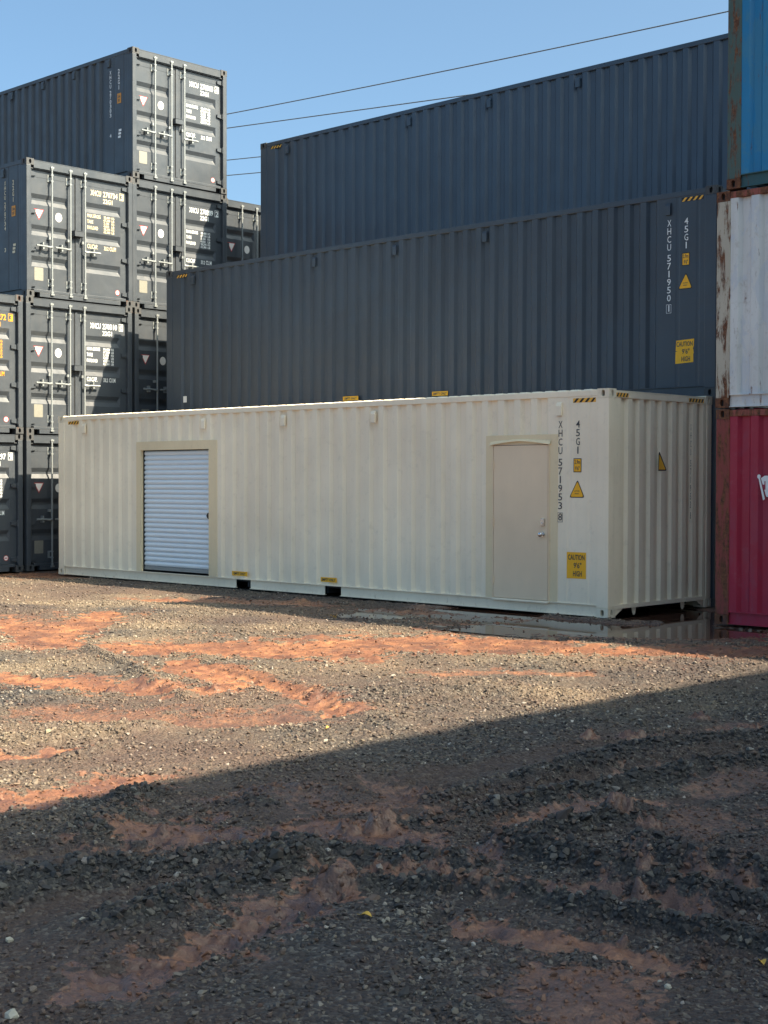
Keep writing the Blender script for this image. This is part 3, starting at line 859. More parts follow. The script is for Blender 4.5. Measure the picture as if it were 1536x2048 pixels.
POOL = [(-0.95, 0.9), (-0.55, -1.0), (0.15, -1.62), (1.0, -1.55), (1.75, -1.05), (2.15, -0.35), (1.9, 0.2), (1.2, 0.25), (1.0, 1.7), (-0.3, 2.2), (-3.5, 1.6), (-3.5, 0.5)]
POOL2 = [(-2.7, -0.36), (-2.2, -0.55), (-1.6, -0.62), (-1.05, -0.42), (-0.75, -0.05), (-1.4, 0.25), (-2.5, 0.2)]
POOLS = [(POOL, 0.060), (POOL2, 0.045)]
WATER_Z = -0.030
def in_poly_dist(x, y, poly):
    """signed distance, negative inside"""
    d = seg_dist(x, y, poly + poly[:1])
    ins = np.zeros(x.shape, bool)
    n = len(poly)
    for i in range(n):
        x0, y0 = poly[i]; x1, y1 = poly[(i + 1) % n]
        c = ((y0 > y) != (y1 > y)) & (x < (x1 - x0) * (y - y0) / (y1 - y0 + 1e-12) + x0)
        ins ^= c
    return np.where(ins, -d, d)

def ground_fields(x, y, fine=True):
    """height, mud, wetness, dust at world x, y"""
    x = np.asarray(x, float); y = np.asarray(y, float)
    n1 = fbm(x, y, 1.7, 1, 4); n2 = fbm(x, y, 6.0, 31, 4); n3 = fbm(x, y, 19.0, 57, 3); n4 = fbm(x, y, 43.0, 77, 2)
    warp = 0.07 * n1
    mud = np.zeros(x.shape)
    for pts, hw, st in MUD:
        bb = (x > min(p[0] for p in pts) - 3 * hw - .2) & (x < max(p[0] for p in pts) + 3 * hw + .2) & (y > min(p[1] for p in pts) - 3 * hw - .2) & (y < max(p[1] for p in pts) + 3 * hw + .2)
        if not bb.any(): continue
        d = seg_dist(x[bb], y[bb], pts)
        e = hw * np.maximum(0.5, 1 + 0.7 * n1[bb] + 1.2 * n2[bb] + 0.8 * n3[bb] + 0.5 * n4[bb])
        mud[bb] = np.maximum(mud[bb], st * sstep(1.25, 0.55, d / np.maximum(e, 0.02)))
    ridge = np.zeros(x.shape); rg = np.zeros(x.shape); rgd = np.zeros(x.shape); rut = np.zeros(x.shape)
    for k_, (pts, hw, h) in enumerate(RIDGE + RUT):
        bb = (x > min(p[0] for p in pts) - 3 * hw) & (x < max(p[0] for p in pts) + 3 * hw) & (y > min(p[1] for p in pts) - 3 * hw) & (y < max(p[1] for p in pts) + 3 * hw)
        if not bb.any(): continue
        d = seg_dist(x[bb], y[bb], pts) / (hw * (1 + 0.35 * n2[bb]))
        prof = np.exp(-(d * 1.1) ** 2 * 1.2)
        ridge[bb] += h * prof * (0.85 + 0.35 * n2[bb] + 0.35 * n3[bb])
        if h > 0: rg[bb] = np.maximum(rg[bb], sstep(1.2, 0.5, d) * min(1, h / 0.06))
        if h > 0 and k_ < 11: rgd[bb] = np.maximum(rgd[bb], sstep(1.25, 0.6, d))
        if h < 0: rut[bb] = np.maximum(rut[bb], sstep(1.1, 0.5, d))
    mud = np.clip(mud * (1 - 0.5 * rg), 0, 1)
    near = sstep(60, 20, np.hypot(x - 2, y + 5))
    z = 0.022 * fbm(x, y, 0.45, 90, 3) + 0.012 * n1 - 0.018
    z = z + 1.3 * ridge - 0.022 * mud
    # churned clay: lumps and smears; gravel: stony grain
    cl = np.abs(fbm(x, y, 7.5, 140, 4)); gr = fbm(x, y, 26, 170, 3)
    z = z + mud * (0.045 * (0.25 - cl) + 0.012 * n3 + 0.005 * n4) + (1 - mud) * (0.0075 * n3 + 0.006 * gr + 0.004 * n2)
    clodf = np.zeros(x.shape)
    if fine:
        for cx, cy, r, h in CLOD:
            r *= 0.62
            bb = (np.abs(x - cx) < 3 * r) & (np.abs(y - cy) < 3 * r)
            if bb.any():
                d = np.hypot(x[bb] - cx, y[bb] - cy) / (r * (1 + 0.4 * n3[bb]))
                z[bb] += 0.75 * h * np.sqrt(np.clip(1 - (d / 1.25) ** 2, 0, 1)) * (1 + 1.0 * n3[bb] + 1.0 * n4[bb])
                clodf[bb] = np.maximum(clodf[bb], sstep(1.5, 0.9, d))
    # tyre lug bars printed across the two clay wheel tracks
    for pts, hw in TRACKS:
        d = seg_dist(x, y, pts)
        ax, ay = pts[0]; bx, by = pts[-1]; L_ = math.hypot(bx - ax, by - ay)
        s_ = ((x - ax) * (bx - ax) + (y - ay) * (by - ay)) / L_
        bar = np.mod(s_ * 5.2 + 0.55 * d / hw + 0.22 * n2, 1.0)
        z -= 0.026 * sstep(hw, hw * 0.8, d) * sstep(0.36, 0.44, bar) * sstep(1.0, 0.92, bar) * (0.8 + 0.6 * n1)
    # the yard is graded flat under the stacks
    under = np.maximum.reduce([sstep(0.35, -0.05, np.maximum(-y, 0) ) * sstep(2.2, 1.2, np.abs(x + 5.5) - 5.5),
                               sstep(0.5, 0.0, x + 13.2) * (y > -3.2), sstep(0.3, -0.1, 0.33 - y) * (x > 1.0)])
    z = z * (1 - under) + under * np.minimum(z, -0.012)
    mud = np.maximum(mud, 0.75 * clodf)
    wet = np.clip(np.maximum(mud * (0.10 + 0.80 * sstep(-1.0, 6.0, x) + 0.8 * n1 + 0.6 * n2), 0.95 * clodf), 0, 1)  # damp clods; clay also darkened towards +X, painting in the foreground shade
    for poly, dep in POOLS:
        bb = (x > -5) & (x < 3.5) & (y > -3) & (y < 3.5)
        if bb.any():
            sd = in_poly_dist(x[bb], y[bb], poly) + 0.16 * n2[bb] + 0.05 * n3[bb]
            k = sstep(0.16, -0.22, sd)
            z[bb] = z[bb] * (1 - k) + (WATER_Z - dep + 0.030) * k + 0.0 * sd - 0.012 * k
            wet[bb] = np.maximum(wet[bb], sstep(0.55, 0.0, sd)); mud[bb] = np.maximum(mud[bb], 0.9 * sstep(0.5, 0.0, sd))
    # a stony spit round the corner casting, between the two pools
    dsp = seg_dist(x, y, [(-0.75, -0.16), (-0.1, -0.14), (0.35, -0.10), (0.62, 0.12)]) + 0.06 * n2
    k = sstep(0.24, 0.06, dsp); z = z * (1 - k) + k * (0.0 + 0.018 * n3); mud = mud * (1 - k)
    dust = np.clip(0.55 + 0.8 * fbm(x, y, 0.9, 210, 4) + 0.2 * n2, 0, 1) * sstep(7.5, 0.0, x + 1.5 * n1)  # patchy tan tone raised towards the sunlit side, painting its brightness in
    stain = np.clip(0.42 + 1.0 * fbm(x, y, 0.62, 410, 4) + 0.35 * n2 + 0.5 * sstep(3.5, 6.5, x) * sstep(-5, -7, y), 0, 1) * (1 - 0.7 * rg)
    stain = np.maximum(stain, 0.9 * rut)
    dark = np.clip(rgd * 0.9 + np.clip(0.75 * fbm(x, y, 1.1, 470, 3) + 0.25 * n2, 0, 1) * 0.3, 0, 1) * (1 - mud) * (1 - 0.7 * rut)
    z = z * near
    return z, mud, wet, dust, stain, dark

def axis(fine):
    out = []
    for a, b, s in fine:
        n = max(1, int(round((b - a) / s))); out += list(np.linspace(a, b, n, endpoint=False))
    return np.array(out + [fine[-1][1]])
gx = axis([(-3000, -600, 300), (-600, -100, 50), (-100, -30, 8), (-30, -15, 1.0), (-15, -8, 0.07), (-8, 1.5, 0.032), (1.5, 4.2, 0.022), (4.2, 8.6, 0.0135), (8.6, 12, 0.2), (12, 30, 1.5), (30, 100, 10), (100, 600, 50), (600, 3000, 300)])
gy = axis([(-3000, -600, 300), (-600, -100, 50), (-100, -30, 8), (-30, -15, 1.0), (-15, -13, 0.1), (-13, -8.2, 0.0135), (-8.2, -4.5, 0.022), (-4.5, 0.6, 0.035), (0.6, 3, 0.15), (3, 30, 1.5), (30, 100, 10), (100, 600, 50), (600, 3000, 300)])
GX, GY = np.meshgrid(gx, gy)
fx, fy = GX.ravel(), GY.ravel()
GZ, GM, GW, GD, GS, GK = ground_fields(fx, fy)
nx, ny = len(gx), len(gy)
gm = bpy.data.meshes.new('ground')
gm.vertices.add(nx * ny)
gm.vertices.foreach_set('co', np.stack([fx, fy, GZ], 1).astype(np.float32).ravel())
i = np.arange(nx * ny).reshape(ny, nx)
quads = np.stack([i[:-1, :-1], i[:-1, 1:], i[1:, 1:], i[1:, :-1]], -1).reshape(-1, 4)
gm.loops.add(quads.size); gm.polygons.add(len(quads))
gm.loops.foreach_set('vertex_index', quads.astype(np.int32).ravel())
gm.polygons.foreach_set('loop_start', (np.arange(len(quads)) * 4).astype(np.int32))
gm.polygons.foreach_set('loop_total', np.full(len(quads), 4, np.int32))
gm.polygons.foreach_set('use_smooth', np.ones(len(quads), bool))
for nm, arr in (('mud', GM), ('wet', GW), ('dust', GD), ('stain', GS), ('dark', GK)):  # 'wet' also holds painted foreground shade; 'dust' is the painted sun tint
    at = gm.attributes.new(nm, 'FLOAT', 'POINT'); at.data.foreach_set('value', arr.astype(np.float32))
gm.update(); gm.validate()

def attr(nt, name, kind='GEOMETRY'):
    n = N(nt, 'ShaderNodeAttribute'); n.attribute_name = name; n.attribute_type = kind
    return n.outputs['Fac']
def clay_colour(nt, p):
    a = noise(nt, p, 3.5, 6, 0.65); b_ = noise(nt, p, 38, 4, 0.7)
    c = ramp(nt, a, [(0.30, (0.090, 0.040, 0.028)), (0.50, (0.22, 0.098, 0.052)), (0.72, (0.40, 0.185, 0.085))])
    return mix(nt, 0.5, c, ramp(nt, b_, [(0.3, 0.25), (0.7, 0.85)]), 'OVERLAY')
GROUND, nt, b = new_mat('yard_ground')
p = world_pos(nt)
vor = N(nt, 'ShaderNodeTexVoronoi'); vor.inputs['Scale'].default_value = 62; nt.links.new(p, vor.inputs['Vector'])
vor2 = N(nt, 'ShaderNodeTexVoronoi'); vor2.inputs['Scale'].default_value = 28; nt.links.new(p, vor2.inputs['Vector'])
sep = N(nt, 'ShaderNodeSeparateColor'); nt.links.new(vor.outputs['Color'], sep.inputs['Color'])
stone = ramp(nt, sep.outputs[0], [(0.0, (0.014, 0.014, 0.014)), (0.45, (0.032, 0.030, 0.030)), (0.8, (0.062, 0.058, 0.054)), (0.97, (0.17, 0.155, 0.13))])
stone = mix(nt, 0.35, stone, ramp(nt, noise(nt, p, 11, 6, 0.7), [(0.3, 0.2), (0.7, 0.8)]), 'OVERLAY')
sun_tintc = mix(nt, noise(nt, p, 5, 4), (0.21, 0.145, 0.088), (0.32, 0.235, 0.145))
fines = mix(nt, math_(nt, 'MULTIPLY', attr(nt, 'dust'), 0.6), stone, sun_tintc)  # 'dust' holds the painted sun tint
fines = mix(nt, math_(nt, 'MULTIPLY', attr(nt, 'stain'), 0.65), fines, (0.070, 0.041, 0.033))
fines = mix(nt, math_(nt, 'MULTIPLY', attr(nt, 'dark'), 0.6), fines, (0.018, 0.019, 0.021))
mudf = attr(nt, 'mud')
mf = math_(nt, 'ADD', mudf, math_(nt, 'MULTIPLY', math_(nt, 'SUBTRACT', noise(nt, p, 22, 5, 0.7), 0.5), 0.9), True)
mf = ramp(nt, mf, [(0.30, 0.0), (0.62, 1.0)])
mf = math_(nt, 'MULTIPLY', mf, ramp(nt, mudf, [(0.02, 0.0), (0.2, 1.0)]))
sep2 = N(nt, 'ShaderNodeSeparateColor'); nt.links.new(vor2.outputs['Color'], sep2.inputs['Color'])
poke = math_(nt, 'MULTIPLY', ramp(nt, sep2.outputs[1], [(0.66, 0.0), (0.70, 1.0)]), ramp(nt, vor2.outputs['Distance'], [(0.22, 1.0), (0.34, 0.0)]))
mf = math_(nt, 'MULTIPLY', mf, math_(nt, 'SUBTRACT', 1.0, math_(nt, 'MULTIPLY', poke, 0.75)))
col = mix(nt, mf, fines, clay_colour(nt, p))
wet_shadef = attr(nt, 'wet')
col = mix(nt, math_(nt, 'MULTIPLY', wet_shadef, 0.75), col, (0.088, 0.054, 0.047))
nt.links.new(col, b.inputs['Base Color'])
rg_ = mix(nt, mf, 0.9, 0.47); rg_ = mix(nt, wet_shadef, rg_, 0.25)
nt.links.new(rg_, b.inputs['Roughness'])
hv = math_(nt, 'SUBTRACT', 1.0, math_(nt, 'MULTIPLY', vor.outputs['Distance'], 1.2), True)
hv2 = math_(nt, 'SUBTRACT', 1.0, math_(nt, 'MULTIPLY', vor2.outputs['Distance'], 1.2), True)
hs = math_(nt, 'ADD', hv, math_(nt, 'MULTIPLY', hv2, 1.3))
hm = math_(nt, 'ADD', noise(nt, p, 30, 6, 0.65), math_(nt, 'MULTIPLY', noise(nt, p, 110, 3), 0.35))
h = mix(nt, mf, hs, hm)
bump(nt, b, h, 0.9, 0.010)
gm.materials.append(GROUND)
tag(link('ground', gm), 'dark gravel yard with red clay smears and tyre ruts', kind='structure')

# standing water in the low spot by the corner of the cream container
wmb = MB()
wmb.quad((-4.6, -2.3, WATER_Z), (3.0, -2.3, WATER_Z), (3.0, 2.3, WATER_Z), (-4.6, 2.3, WATER_Z))
WATER, nt, b = new_mat('muddy_water')
b.inputs['Base Color'].default_value = (0.085, 0.042, 0.028, 1); b.inputs['Roughness'].default_value = 0.03; b.inputs['IOR'].default_value = 1.33
bump(nt, b, noise(nt, world_pos(nt, (1, 1, 1)), 5, 2), 0.03, 0.01)
tag(link('puddle_water', wmb.mesh('puddle_water', WATER, fix=False)), 'muddy rainwater puddle lying before the corner of the cream container', kind='structure')

# loose crushed stone
SCOL = bpy.data.collections.new('stone_shapes')
STONE, nt, b = new_mat('crushed_stone')
oi = N(nt, 'ShaderNodeObjectInfo')
sc = ramp(nt, oi.outputs['Random'], [(0.0, (0.013, 0.013, 0.014)), (0.40, (0.035, 0.034, 0.034)), (0.70, (0.072, 0.069, 0.067)), (0.88, (0.13, 0.117, 0.098)), (0.97, (0.23, 0.21, 0.175)), (0.997, (0.48, 0.45, 0.41))])
nz = noise(nt, coords(nt, (1, 1, 1), 'Object'), 1.5, 5, 0.7)
sc = mix(nt, 0.5, sc, ramp(nt, nz, [(0.3, 0.25), (0.7, 0.75)]), 'OVERLAY')
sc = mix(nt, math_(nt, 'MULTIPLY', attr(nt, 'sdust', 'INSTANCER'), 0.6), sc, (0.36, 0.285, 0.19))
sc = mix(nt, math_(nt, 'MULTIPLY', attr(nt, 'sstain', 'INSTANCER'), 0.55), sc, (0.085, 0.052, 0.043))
sc = mix(nt, math_(nt, 'MULTIPLY', attr(nt, 'sdark', 'INSTANCER'), 0.6), sc, (0.022, 0.023, 0.026))
sc = mix(nt, math_(nt, 'MULTIPLY', attr(nt, 'smud', 'INSTANCER'), 0.85), sc, (0.19, 0.090, 0.055))
nt.links.new(sc, b.inputs['Base Color']); b.inputs['Roughness'].default_value = 0.82
def rock_mesh(name, seed, mat, n=15, flat=0.62, r=1.0):
    rr = random.Random(seed); bm = bmesh.new()
    for k in range(n):
        v = Vector((rr.gauss(0, 1), rr.gauss(0, 1), rr.gauss(0, 1))).normalized() * rr.uniform(0.75, 1.05) * r
        bm.verts.new((v.x, v.y * rr.uniform(0.7, 0.95), v.z * flat))
    res = bmesh.ops.convex_hull(bm, input=bm.verts)
    for v in [v for v in bm.verts if not v.link_faces]: bm.verts.remove(v)
    me = bpy.data.meshes.new(name); bm.to_mesh(me); bm.free(); me.materials.append(mat)
    return me
for k in range(9):
    SCOL.objects.link(bpy.data.objects.new('stone_shape', rock_mesh('stone_shape', 100 + k, STONE, 13)))
def cells(x0, x1, y0, y1, s):
    a, c = np.meshgrid(np.arange(x0, x1, s), np.arange(y0, y1, s))
    a = a.ravel() + RNG.uniform(0, s, a.size); c = c.ravel() + RNG.uniform(0, s, c.size)
    return a, c
PX, PY, PS = [], [], []
f2 = np.array([-0.692, 0.722]); r2 = np.array([f2[1], -f2[0]])
for (dn, df, s, smin, smax, keep) in ((3.9, 8.2, 0.0205, 0.0055, 0.019, 0.95), (8.2, 12.5, 0.030, 0.008, 0.021, 0.9), (12.5, 21.5, 0.050, 0.011, 0.026, 0.85), (21.5, 28, 0.085, 0.016, 0.026, 0.8)):
    a, c = cells(-14, 10, -14, 1.2, s)
    dx, dy = a - 10.64, c + 15.16
    dist = np.hypot(dx, dy); fwd = dx * f2[0] + dy * f2[1]; side = np.abs(dx * r2[0] + dy * r2[1])
    ok = (dist >= dn) & (dist < df) & (side < 0.285 * fwd + 1.6) & (RNG.random(a.size) < keep) & (a < 9.0)
    ok &= ~((c > 0.12) & (a < 0.1)) & ~((c > 0.42) & (a > 1.3)) & ~((a < -13.1)) & (c < 0.9)
    a, c = a[ok], c[ok]
    # sizes follow a heavy tailed spread: many chips, few lumps
    PX.append(a); PY.append(c); PS.append(smin + (smax - smin) * RNG.random(a.size) ** 2.4)
PX = np.concatenate(PX); PY = np.concatenate(PY); PS = np.concatenate(PS)
z, m, w, du, stn, drk = ground_fields(PX, PY)
pat = fbm(PX, PY, 2.2, 300, 3)
keep = RNG.random(PX.size) < np.clip((1 - 0.78 * np.clip(m * 1.25, 0, 1)) * (0.70 + 0.7 * pat + 0.3 * drk - 0.25 * stn), 0.05, 1)
keep &= z > WATER_Z - 0.012
PX, PY, PS, z, m, du, stn, drk = PX[keep], PY[keep], PS[keep], z[keep], m[keep], du[keep], stn[keep], drk[keep]
PS *= 1 + 0.6 * drk
PS *= np.where(RNG.random(PX.size) < 0.012, 1.7, 1.0)
me = bpy.data.meshes.new('gravel')
me.vertices.add(len(PX))
me.vertices.foreach_set('co', np.stack([PX, PY, z + PS * 0.22], 1).astype(np.float32).ravel())
def put_attr(nm, t, key, arr):
    at = me.attributes.new(nm, t, 'POINT'); at.data.foreach_set(key, arr)
put_attr('rot', 'FLOAT_VECTOR', 'vector', np.stack([RNG.normal(0, 0.35, len(PX)), RNG.normal(0, 0.35, len(PX)), RNG.uniform(0, 6.28, len(PX))], 1).astype(np.float32).ravel())
put_attr('scl', 'FLOAT_VECTOR', 'vector', np.stack([PS * RNG.uniform(0.85, 1.35, len(PX)), PS * RNG.uniform(0.8, 1.2, len(PX)), PS * RNG.uniform(0.75, 1.3, len(PX))], 1).astype(np.float32).ravel())
put_attr('vid', 'INT', 'value', RNG.integers(0, 9, len(PX)).astype(np.int32))
put_attr('smud', 'FLOAT', 'value', np.clip(m * 1.5 + RNG.normal(0, 0.12, len(PX)), 0, 1).astype(np.float32))
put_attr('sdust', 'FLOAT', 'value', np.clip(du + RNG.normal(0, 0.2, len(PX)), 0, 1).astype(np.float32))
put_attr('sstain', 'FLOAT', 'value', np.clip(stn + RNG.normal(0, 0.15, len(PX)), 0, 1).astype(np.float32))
put_attr('sdark', 'FLOAT', 'value', drk.astype(np.float32))
me.update()
gravel = tag(link('gravel', me), 'loose crushed grey stone scattered over the yard', kind='stuff')
gravel['kind'] = 'stuff'
ng = bpy.data.node_groups.new('scatter_stone', 'GeometryNodeTree')
ng.interface.new_socket('Geometry', in_out='INPUT', socket_type='NodeSocketGeometry')
ng.interface.new_socket('Geometry', in_out='OUTPUT', socket_type='NodeSocketGeometry')
gi = ng.nodes.new('NodeGroupInput'); go = ng.nodes.new('NodeGroupOutput')
iop = ng.nodes.new('GeometryNodeInstanceOnPoints'); ci = ng.nodes.new('GeometryNodeCollectionInfo')
ci.inputs['Collection'].default_value = SCOL; ci.inputs['Separate Children'].default_value = True; ci.inputs['Reset Children'].default_value = True
def na(name, t):
    n = ng.nodes.new('GeometryNodeInputNamedAttribute'); n.data_type = t; n.inputs['Name'].default_value = name
    return n.outputs['Attribute']
iop.inputs['Pick Instance'].default_value = True
ng.links.new(gi.outputs[0], iop.inputs['Points']); ng.links.new(ci.outputs[0], iop.inputs['Instance'])
ng.links.new(na('vid', 'INT'), iop.inputs['Instance Index']); ng.links.new(na('rot', 'FLOAT_VECTOR'), iop.inputs['Rotation'])
ng.links.new(na('scl', 'FLOAT_VECTOR'), iop.inputs['Scale']); ng.links.new(iop.outputs[0], go.inputs[0])
md = gravel.modifiers.new('scatter', 'NODES'); md.node_group = ng
print('stones', len(PX), 'ground verts', nx * ny)

# ----------------------------------------------------------------------------
# the cream container with the two openings
# ----------------------------------------------------------------------------
H40, L40 = 2.896, 12.192
CM = dict(paint=CREAM, cast=CREAMCAST)
cream = make_shell('shipping_container', L40, H40, CM, 'closed', openings=[(-9.833, -7.667, 2.385), (-2.005, -0.797, 2.335)],
                   pockets=[(-7.217, -6.867), (-5.167, -4.820)], side_vents=[(x, H40 + z) for x, z in V40])
tag(cream, 'cream 40-foot container with a roll-up shutter and a tan entry door in its long side', 'shipping container')
side_markings(cream, H40, '571953', '8', D_LET, STRIPE_Y, BLACK, False)
stripes(cream, 0.165, 0.435, H40 - 0.100, H40 - 0.048, -0.0035, STRIPE_Y, BLACK, 4, 'end', 0.03)
stripes(cream, 1.860, 2.235, H40 - 0.100, H40 - 0.048, -0.0035, STRIPE_Y, BLACK, 5, 'end', 0.03)
# split warning triangle and lettering on the corrugated end
mb = MB(); mb.mat = 0
mb.prism([(1.140, 1.865), (1.325, 1.865), (1.330, 1.885), (1.168, 2.115), (1.150, 2.10)], 0, -0.0115, -0.0105)
mb.mat = 1; mb.prism([(1.150, 1.882), (1.302, 1.882), (1.305, 1.892), (1.165, 2.080)], 0, -0.0104, -0.0096)
link('warning_triangle', mb.mesh('warning_triangle', [BLACK, YELLOW]), cream)
zs = [2.503 - 0.1125 * i for i in range(4)] + [2.015 - 0.1118 * i for i in range(6)] + [1.310]
link('lettering', vtext('XHCU5719538', 0.092, 0.020, D_LET, zs), cream, (-0.0095, 1.925, 0), ROT_END)

# roll-up shutter
X0, X1, ZB, ZT = -9.704, -7.879, 0.172, 2.238
mb = MB()
mb.box(-9.833, X0, 0.004, 0.055, 0.161, 2.385); mb.box(X1, -7.667, 0.004, 0.055, 0.161, 2.385)
mb.box(X0, X1, 0.004, 0.055, ZT, 2.385)
link('shutter_frame', mb.mesh('shutter_frame', BEIGE, 0.004), cream)
mb = MB()   # side guides and hood behind the frame
mb.box(X0, X0 + 0.014, 0.0555, 0.12, ZB, ZT); mb.box(X1 - 0.02, X1, 0.0555, 0.12, ZB, ZT); mb.box(X0 + 0.014, X1 - 0.02, 0.1005, 0.12, ZT - 0.04, ZT)
link('shutter_guide', mb.mesh('shutter_guide', HOLE), cream)
sh = link('roll_up_shutter', None, cream)
prof = []
NS = 24; SH = (ZT - ZB - 0.095) / NS
for t in (0, 0.03, 0.08, 0.16, 0.3, 0.5, 0.7, 0.84, 0.92, 0.97, 1):
    prof.append((0.026 - 0.034 * math.sin(PI * t) ** 0.45, t * SH))
mb = MB()
for (ya, za), (yb, zb) in zip(prof, prof[1:]): mb.quad((X0 + 0.016, ya, za), (X1 - 0.015, ya, za), (X1 - 0.015, yb, zb), (X0 + 0.016, yb, zb))
mb.box(X0 + 0.016, X1 - 0.015, 0.022, 0.028, 0, SH)
slat = mb.mesh('slat', SHUTTER, fix=False)
for k in range(NS): link('slat', slat, sh, (0, 0.078, ZB + 0.085 + SH * k))
mb = MB(); mb.box(X0 + 0.016, X1 - 0.015, 0.070, 0.100, ZB + 0.022, ZB + 0.083)
link('bottom_bar', mb.mesh('bottom_bar', GALV, 0.004), sh)
mb = MB(); mb.prism([(X1 - 0.03 + 0.055 * math.cos(2 * PI * k / 14), 1.147 + 0.052 * math.sin(2 * PI * k / 14)) for k in range(14)], 1, 0.030, 0.066)
mb.box(X1 - 0.075, X1 - 0.005, 0.018, 0.0295, 1.135, 1.160)
link('latch', mb.mesh('latch', BLACK, 0.003), sh)

# entry door
mb = MB()
mb.box(-2.005, -1.880, 0.005, 0.050, 0.161, 2.335); mb.box(-0.932, -0.797, 0.005, 0.050, 0.161, 2.335); mb.box(-1.880, -0.932, 0.005, 0.050, 2.216, 2.335)
link('door_frame', mb.mesh('door_frame', BEIGE, 0.003), cream)
mb = MB(); mb.box(-1.882, -1.868, -0.006, 0.049, 0.163, 2.214); mb.box(-0.944, -0.930, -0.006, 0.049, 0.163, 2.214); mb.box(-1.868, -0.944, -0.006, 0.049, 2.205, 2.2155)
link('door_stop', mb.mesh('door_stop', TAN, 0.002), cream)
leaf = link('entry_door', None, cream)
mb = MB(); mb.box(-1.861, -0.951, -0.004, 0.040, 0.166, 2.198)
link('door_panel', mb.mesh('door_panel', TAN, 0.004), leaf)
mb = MB(); mb.box(-1.868, -0.944, 0.041, 0.048, 0.163, 2.205)
link('door_gap', mb.mesh('door_gap', HOLE), leaf)
for z in (1.94, 1.177, 0.403):
    mb = MB(); mb.tube([(-1.866, -0.012, z - 0.055), (-1.866, -0.012, z + 0.055)], 0.010, 8); mb.box(-1.895, -1.840, -0.0085, -0.0065, z - 0.05, z + 0.05)
    link('door_hinge', mb.mesh('door_hinge', TAN), leaf)
mb = MB(); mb.box(-1.052, -0.992, -0.030, -0.0045, 1.140, 1.236); mb.box(-1.040, -1.004, -0.038, -0.0305, 1.150, 1.182)
link('deadbolt', mb.mesh('deadbolt', CHROME, 0.006), leaf)
bm = bmesh.new(); bmesh.ops.create_uvsphere(bm, u_segments=18, v_segments=10, radius=0.034)
for v in bm.verts: v.co = (v.co.x - 1.030, v.co.y * 0.75 - 0.062, v.co.z + 1.030)
km = bpy.data.meshes.new('door_knob'); bm.to_mesh(km); bm.free(); km.materials.append(CHROME)
for q in km.polygons: q.use_smooth = True
knob = link('door_knob', km, leaf)
mb = MB(); mb.tube([(-1.030, -0.0045, 1.030), (-1.030, -0.010, 1.030), (-1.030, -0.0105, 1.030), (-1.030, -0.045, 1.030)], [0.036, 0.034, 0.014, 0.014], 16)
link('knob_rose', mb.mesh('knob_rose', CHROME), leaf)
mb = MB(); mb.box(-1.884, -0.932, -0.016, 0.030, 0.136, 0.1605); mb.box(-1.876, -0.940, -0.022, -0.0165, 0.132, 0.152)
link('door_sill', mb.mesh('door_sill', CREAM, 0.003), cream)
# bowed sheet-metal drip cap
mb = MB(); n = 16
for k in range(n):
    def P(t):
        x = -1.918 + (1.918 - 0.908) * t
        lo = 2.203 + 0.050 * (1 - abs(2 * t - 1) ** 1.5); hi = 2.262 + 0.014 * (1 - abs(2 * t - 1)) - 0.01 * max(0, 1 - t * 8) 
        return x, lo, hi
    (xa, la, ha), (xb, lb, hb) = P(k / n), P((k + 1) / n)
    mb.quad((xa, -0.034, la), (xb, -0.034, lb), (xb, -0.010, lb + 0.030), (xa, -0.010, la + 0.030))
    mb.quad((xa, -0.010, la + 0.030), (xb, -0.010, lb + 0.030), (xb, 0.002, hb), (xa, 0.002, ha))
    mb.quad((xa, -0.033, la), (xb, -0.033, lb), (xb, 0.003, lb + 0.028), (xa, 0.003, la + 0.028))
link('drip_cap', mb.mesh('drip_cap', BEIGE, fix=False), cream)

# ----------------------------------------------------------------------------
# dark grey 40-foot rows behind
# ----------------------------------------------------------------------------
G40 = make_shell('shipping_container', L40, H40, dict(paint=GREY2, cast=GREYCAST), 'closed', side_vents=[(x, H40 + z) for x, z in V40])
grp = 'dark grey 40-foot containers stacked behind the cream one'
R2X, R2Y, R3X, R3Y = 0.045, 2.447, 0.006, 4.915
tag(G40, 'dark grey 40-foot container marked 571950 resting directly behind and above the cream one', 'shipping container', grp)
b2 = dup(G40, (R2X, R2Y, 0)); b2['label'] = 'dark grey 40-foot container at ground level hidden behind the cream container'
G3 = make_shell('shipping_container', L40, H40, dict(paint=GREY3, cast=GREYCAST), 'closed', side_vents=[(x, H40 + z) for x, z in V40])
tag(G3, None, 'shipping container', grp)
G3.location = (R3X, R3Y, 0)
b3 = G3; b3['label'] = 'dark grey 40-foot container at ground level in the rear row'
b4 = dup(G3, (R3X, R3Y, H40)); b4['label'] = 'dark grey 40-foot container in the middle of the rear row stack'
b5 = dup(G3, (R3X, R3Y, 2 * H40)); b5['label'] = 'dark grey 40-foot container topping the rear stack below the power lines'
for o in (b2, b3, b4, b5): o.name = 'shipping_container'
G40.location = (R2X, R2Y, H40)
side_markings(G40, H40, '571950', '1', W_LET, HOLE, STRIPE_Y, True)
mb = MB(); mb.box(-11.675, -11.575, 0.004, 0.0085, 0.33, 0.45)
link('small_label', mb.mesh('small_label', STICK_W), G40)
stripes(b5, -11.885, -11.550, H40 - 0.160, H40 - 0.105, 0.0088, HOLE, STRIPE_Y, 4)

# off to the right of the frame: the grey stack whose shade covers the foreground
grp3 = 'dark grey 40-foot containers stacked beside the photographer'
for k in range(4):
    o = dup(b4, (15.15, 1.2 - L40, H40 * k), -PI / 2)
    o.name = 'shipping_container'
    o['label'] = ['dark grey 40-foot container at the foot of the stack beside the photographer', 'dark grey 40-foot container second from the ground beside the photographer',
                  'dark grey 40-foot container third from the ground beside the photographer', 'dark grey 40-foot container topping the stack beside the photographer'][k]
    o['group'] = grp3

